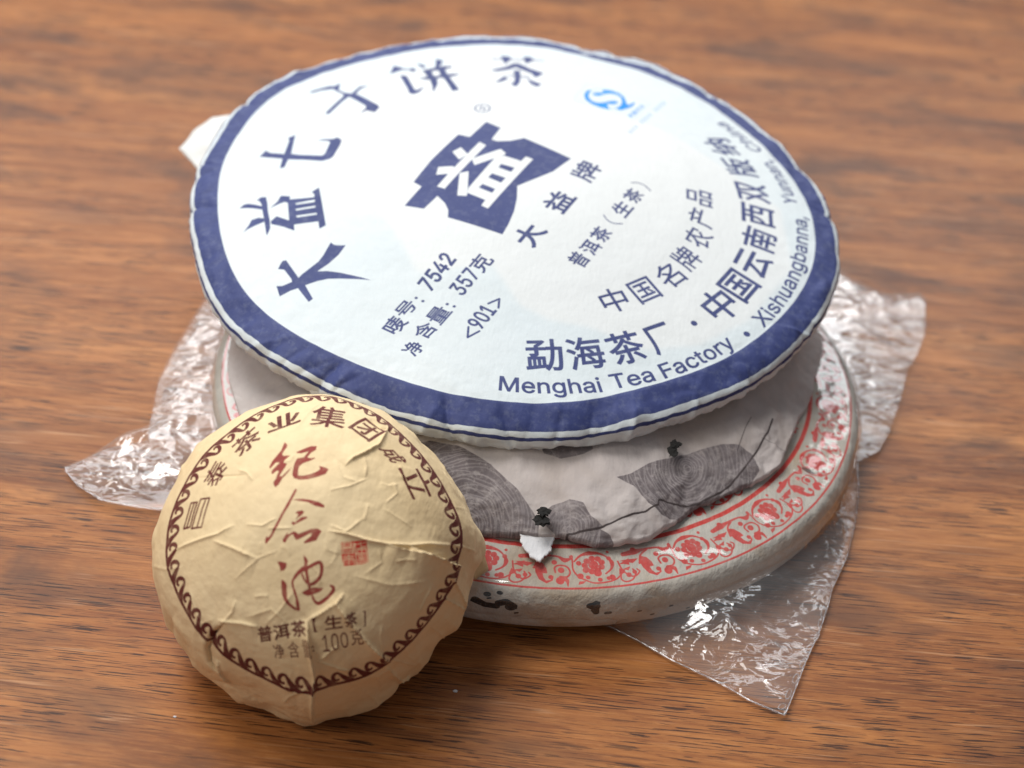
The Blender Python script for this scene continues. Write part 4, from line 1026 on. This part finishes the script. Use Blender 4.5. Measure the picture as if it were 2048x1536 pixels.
# ------------------------------------------------------------------ clear bag
bag_px = [(130,945),(215,905),(298,888),(306,830),(318,770),(345,715),(385,650),(425,585),(470,545),
          (1640,520),(1700,568),(1745,590),(1790,607),(1836,598),(1849,610),(1848,672),(1836,705),(1812,750),(1800,800),(1778,868),(1758,905),(1712,925),(1716,985),(1708,1050),(1692,1120),(1662,1185),(1655,1215),(1640,1262),(1610,1330),(1585,1395),(1568,1437),
          (1500,1408),(1435,1370),(1340,1325),(1275,1287),(1225,1262),(1190,1246),(1100,1256),(1000,1240),(900,1215),(700,1160),(480,1060),(362,1028),(280,1020),(200,1004),(155,975)]
def build_bag():
    t = root('plastic_bag', 'clear crinkled cellophane bag round the bottom tea cake, corners spread on the table', 'bag', (0, 0, 0))
    q = TABLE.px(bag_px)
    ang = np.unwrap(np.arctan2(q[:, 1], q[:, 0])); rad = np.hypot(q[:, 0], q[:, 1])
    nth = 1300
    # spokes follow the outline, so corners stay sharp
    Lp = np.r_[q, q[:1]]; dd = np.r_[0, np.cumsum(np.hypot(*np.diff(Lp, axis=0).T))]
    s_ = np.linspace(0, dd[-1], nth, endpoint=False); E = np.c_[np.interp(s_, dd, Lp[:, 0]), np.interp(s_, dd, Lp[:, 1])]
    eR = np.hypot(E[:, 0], E[:, 1]); eu = E / eR[:, None]
    eR = np.maximum(eR, 9.25)
    cover = [(8.5, RED_Z + float(h_low(8.5)) + .05), (9.1, RED_Z + float(h_low(9.1)) + .05), (RB, RED_Z + .06), (9.74, 1.66), (9.88, 1.40), (9.90, 1.08)]
    def layer(name, z_out, seed, amp, upper):
        nr = 150; rows = []
        kfr = np.linspace(0, 1, nr)
        V = np.zeros((nr, nth, 3))
        for i, k in enumerate(kfr):
            if upper:
                if k < .3:
                    kk2 = k / .3 * 5; j = min(int(kk2), 4); f = kk2 - j
                    r = np.full(nth, cover[j][0] * (1 - f) + cover[j + 1][0] * f); z = np.full(nth, cover[j][1] * (1 - f) + cover[j + 1][1] * f)
                else:
                    f = (k - .3) / .7; r = 9.90 + (eR - 9.90) * f
                    span = np.clip((eR - 9.97) / 3, 0, 1)
                    z = 1.05 + (.10 - 1.05) * (f ** (.55 + .35 * span)) + .25 * np.sin(math.pi * f) * span
            else:
                r = 9.0 + (eR - 9.0) * k; z = np.full(nth, .035)
            V[i, :, 0] = eu[:, 0] * r; V[i, :, 1] = eu[:, 1] * r; V[i, :, 2] = z
        Vf = V.reshape(-1, 3)
        flat_ = Vf * (1, 1, 0)
        c1 = creased(flat_, .42, seed, 3); c2 = creased(flat_, 1.15, seed + 4, 2); lo = vnoise(flat_, .3, seed + 9)
        R = np.hypot(Vf[:, 0], Vf[:, 1]); out = np.clip((R - 9.98) / 1.2, 0, 1)
        edge = np.clip((1 - np.repeat(kfr, nth)) / .12, 0, 1)
        # busier crumple towards the right front corner and the left corner
        fr = plane(0)
        cf, cl = at_px((1500, 1330), 0), at_px((330, 960), 0)
        busy = np.exp(-((Vf[:, 0] - cf[0]) ** 2 + (Vf[:, 1] - cf[1]) ** 2) / 9) + .12 * np.exp(-((Vf[:, 0] - cl[0]) ** 2 + (Vf[:, 1] - cl[1]) ** 2) / 12)
        mag = amp * out * (.25 + .75 * edge)
        dz = mag * (.20 * c1 * (.8 + .5 * busy) + .060 * c2 * (.25 + 1.3 * busy) + .22 * lo)
        if upper:
            an = np.degrees(np.arctan2(Vf[:, 1], Vf[:, 0])); fm = np.exp(-((an + 72) / 38) ** 2) * np.clip((R - 8.7) / .5, 0, 1)
            dz = dz + (1 - out) * (.012 * (1 + c1) + .008 * c2 + fm * .05 * (1 + creased(flat_, .55, 31.0, 2)))
        Vf[:, 2] = np.maximum(Vf[:, 2] + dz + (out * amp * .12), .03 if not upper else .07)
        o = mesh_obj(name, Vf, grid_faces(nr, nth), M_FILM, t)
        if upper:                                     # drawn tight over the cake, loose and crinkled beyond it
            o.data.materials.append(M_TIGHT)
            mi = np.zeros(len(o.data.polygons), np.int32); mi[:int(nth * nr * .3)] = 1
            o.data.polygons.foreach_set('material_index', mi)
        return o
    layer('upper_film', .1, 3.0, 1.0, True); layer('lower_film', .03, 11.0, .30, False)
    # welded edge: a thin bright bead round the outline
    def bead(name, P, r, m, closed=True):
        P = np.array(P, float); n = len(P); k = 6; V = []
        for i in range(n):
            a = P[(i - 1) % n] if closed else P[max(i - 1, 0)]; b = P[(i + 1) % n] if closed else P[min(i + 1, n - 1)]
            tg = unit(b - a + 1e-9); sd = unit(np.cross(tg, (0, 0, 1))); upv = np.cross(sd, tg)
            for j in range(k): V.append(P[i] + r * (math.cos(j * 2 * math.pi / k) * sd + math.sin(j * 2 * math.pi / k) * upv))
        return mesh_obj(name, V, grid_faces(n + (1 if closed else 0), k) % (n * k) if closed else grid_faces(n, k), m, t)
    sel = [i for i in range(nth) if s_[i] >= dd[21] and s_[i] <= dd[38]]
    bead('welded_edge', [(E[i, 0], E[i, 1], .12) for i in sel[::2]], .022, M_EDGE, False)
    sel = [i for i in range(nth) if s_[i] >= dd[40] or s_[i] <= dd[3]]
    sel = sorted(sel, key=lambda i: (s_[i] + dd[-1] - dd[40]) % dd[-1])
    bead('welded_edge', [(E[i, 0], E[i, 1], .12) for i in sel[::2]], .018, M_EDGE, False)
    # perforation slots along the front right edge
    for (a, b, w) in (((1682,1108),(1677,1128),5),((1671,1138),(1663,1150),5),((1659,1172),(1654,1180),4),((1650,1216),(1644,1232),4.5),((1645,1236),(1638,1252),4.5),((1622,1290),(1614,1304),5),((1610,1318),(1602,1334),5),((1594,1350),(1588,1364),5),((1580,1380),(1574,1396),5),((1560,1416),(1568,1410),6),((1637,1265),(1630,1280),4.5)):
        a3, b3 = at_px(a, .16), at_px(b, .16); c = (a3 + b3) / 2; L = (b3 - a3) / 2; ln = np.linalg.norm(L) + .04; u = L / np.linalg.norm(L); v = np.array((-u[1], u[0], 0))
        P = [c + u * ln * math.cos(x) + v * .045 * w / 4 * math.sin(x) for x in np.linspace(0, 2 * math.pi, 18, endpoint=False)]
        bead('perforation_slot', P, .012, M_EDGE)
build_bag()

# crumb of paper on the table in front
def crumb(px, r, lab, m, seed):
    p = at_px(px, 0) + (0, 0, r * .5)
    t = lump('paper_crumb' if m is M_TORN else 'tea_crumb', p, (r * 1.6, r, r), m, None, seed, .7, 12, .9)
    t['label'] = lab; t['category'] = 'crumb'; t['group'] = 'paper crumbs on the table'
crumb((911, 1383), .035, 'tiny white paper crumb on the wood to the right of the tan cake foot', M_TORN, 1.0)
crumb((350, 1434), .022, 'tiny white paper crumb on the wood at the lower left corner', M_TORN, 2.0)
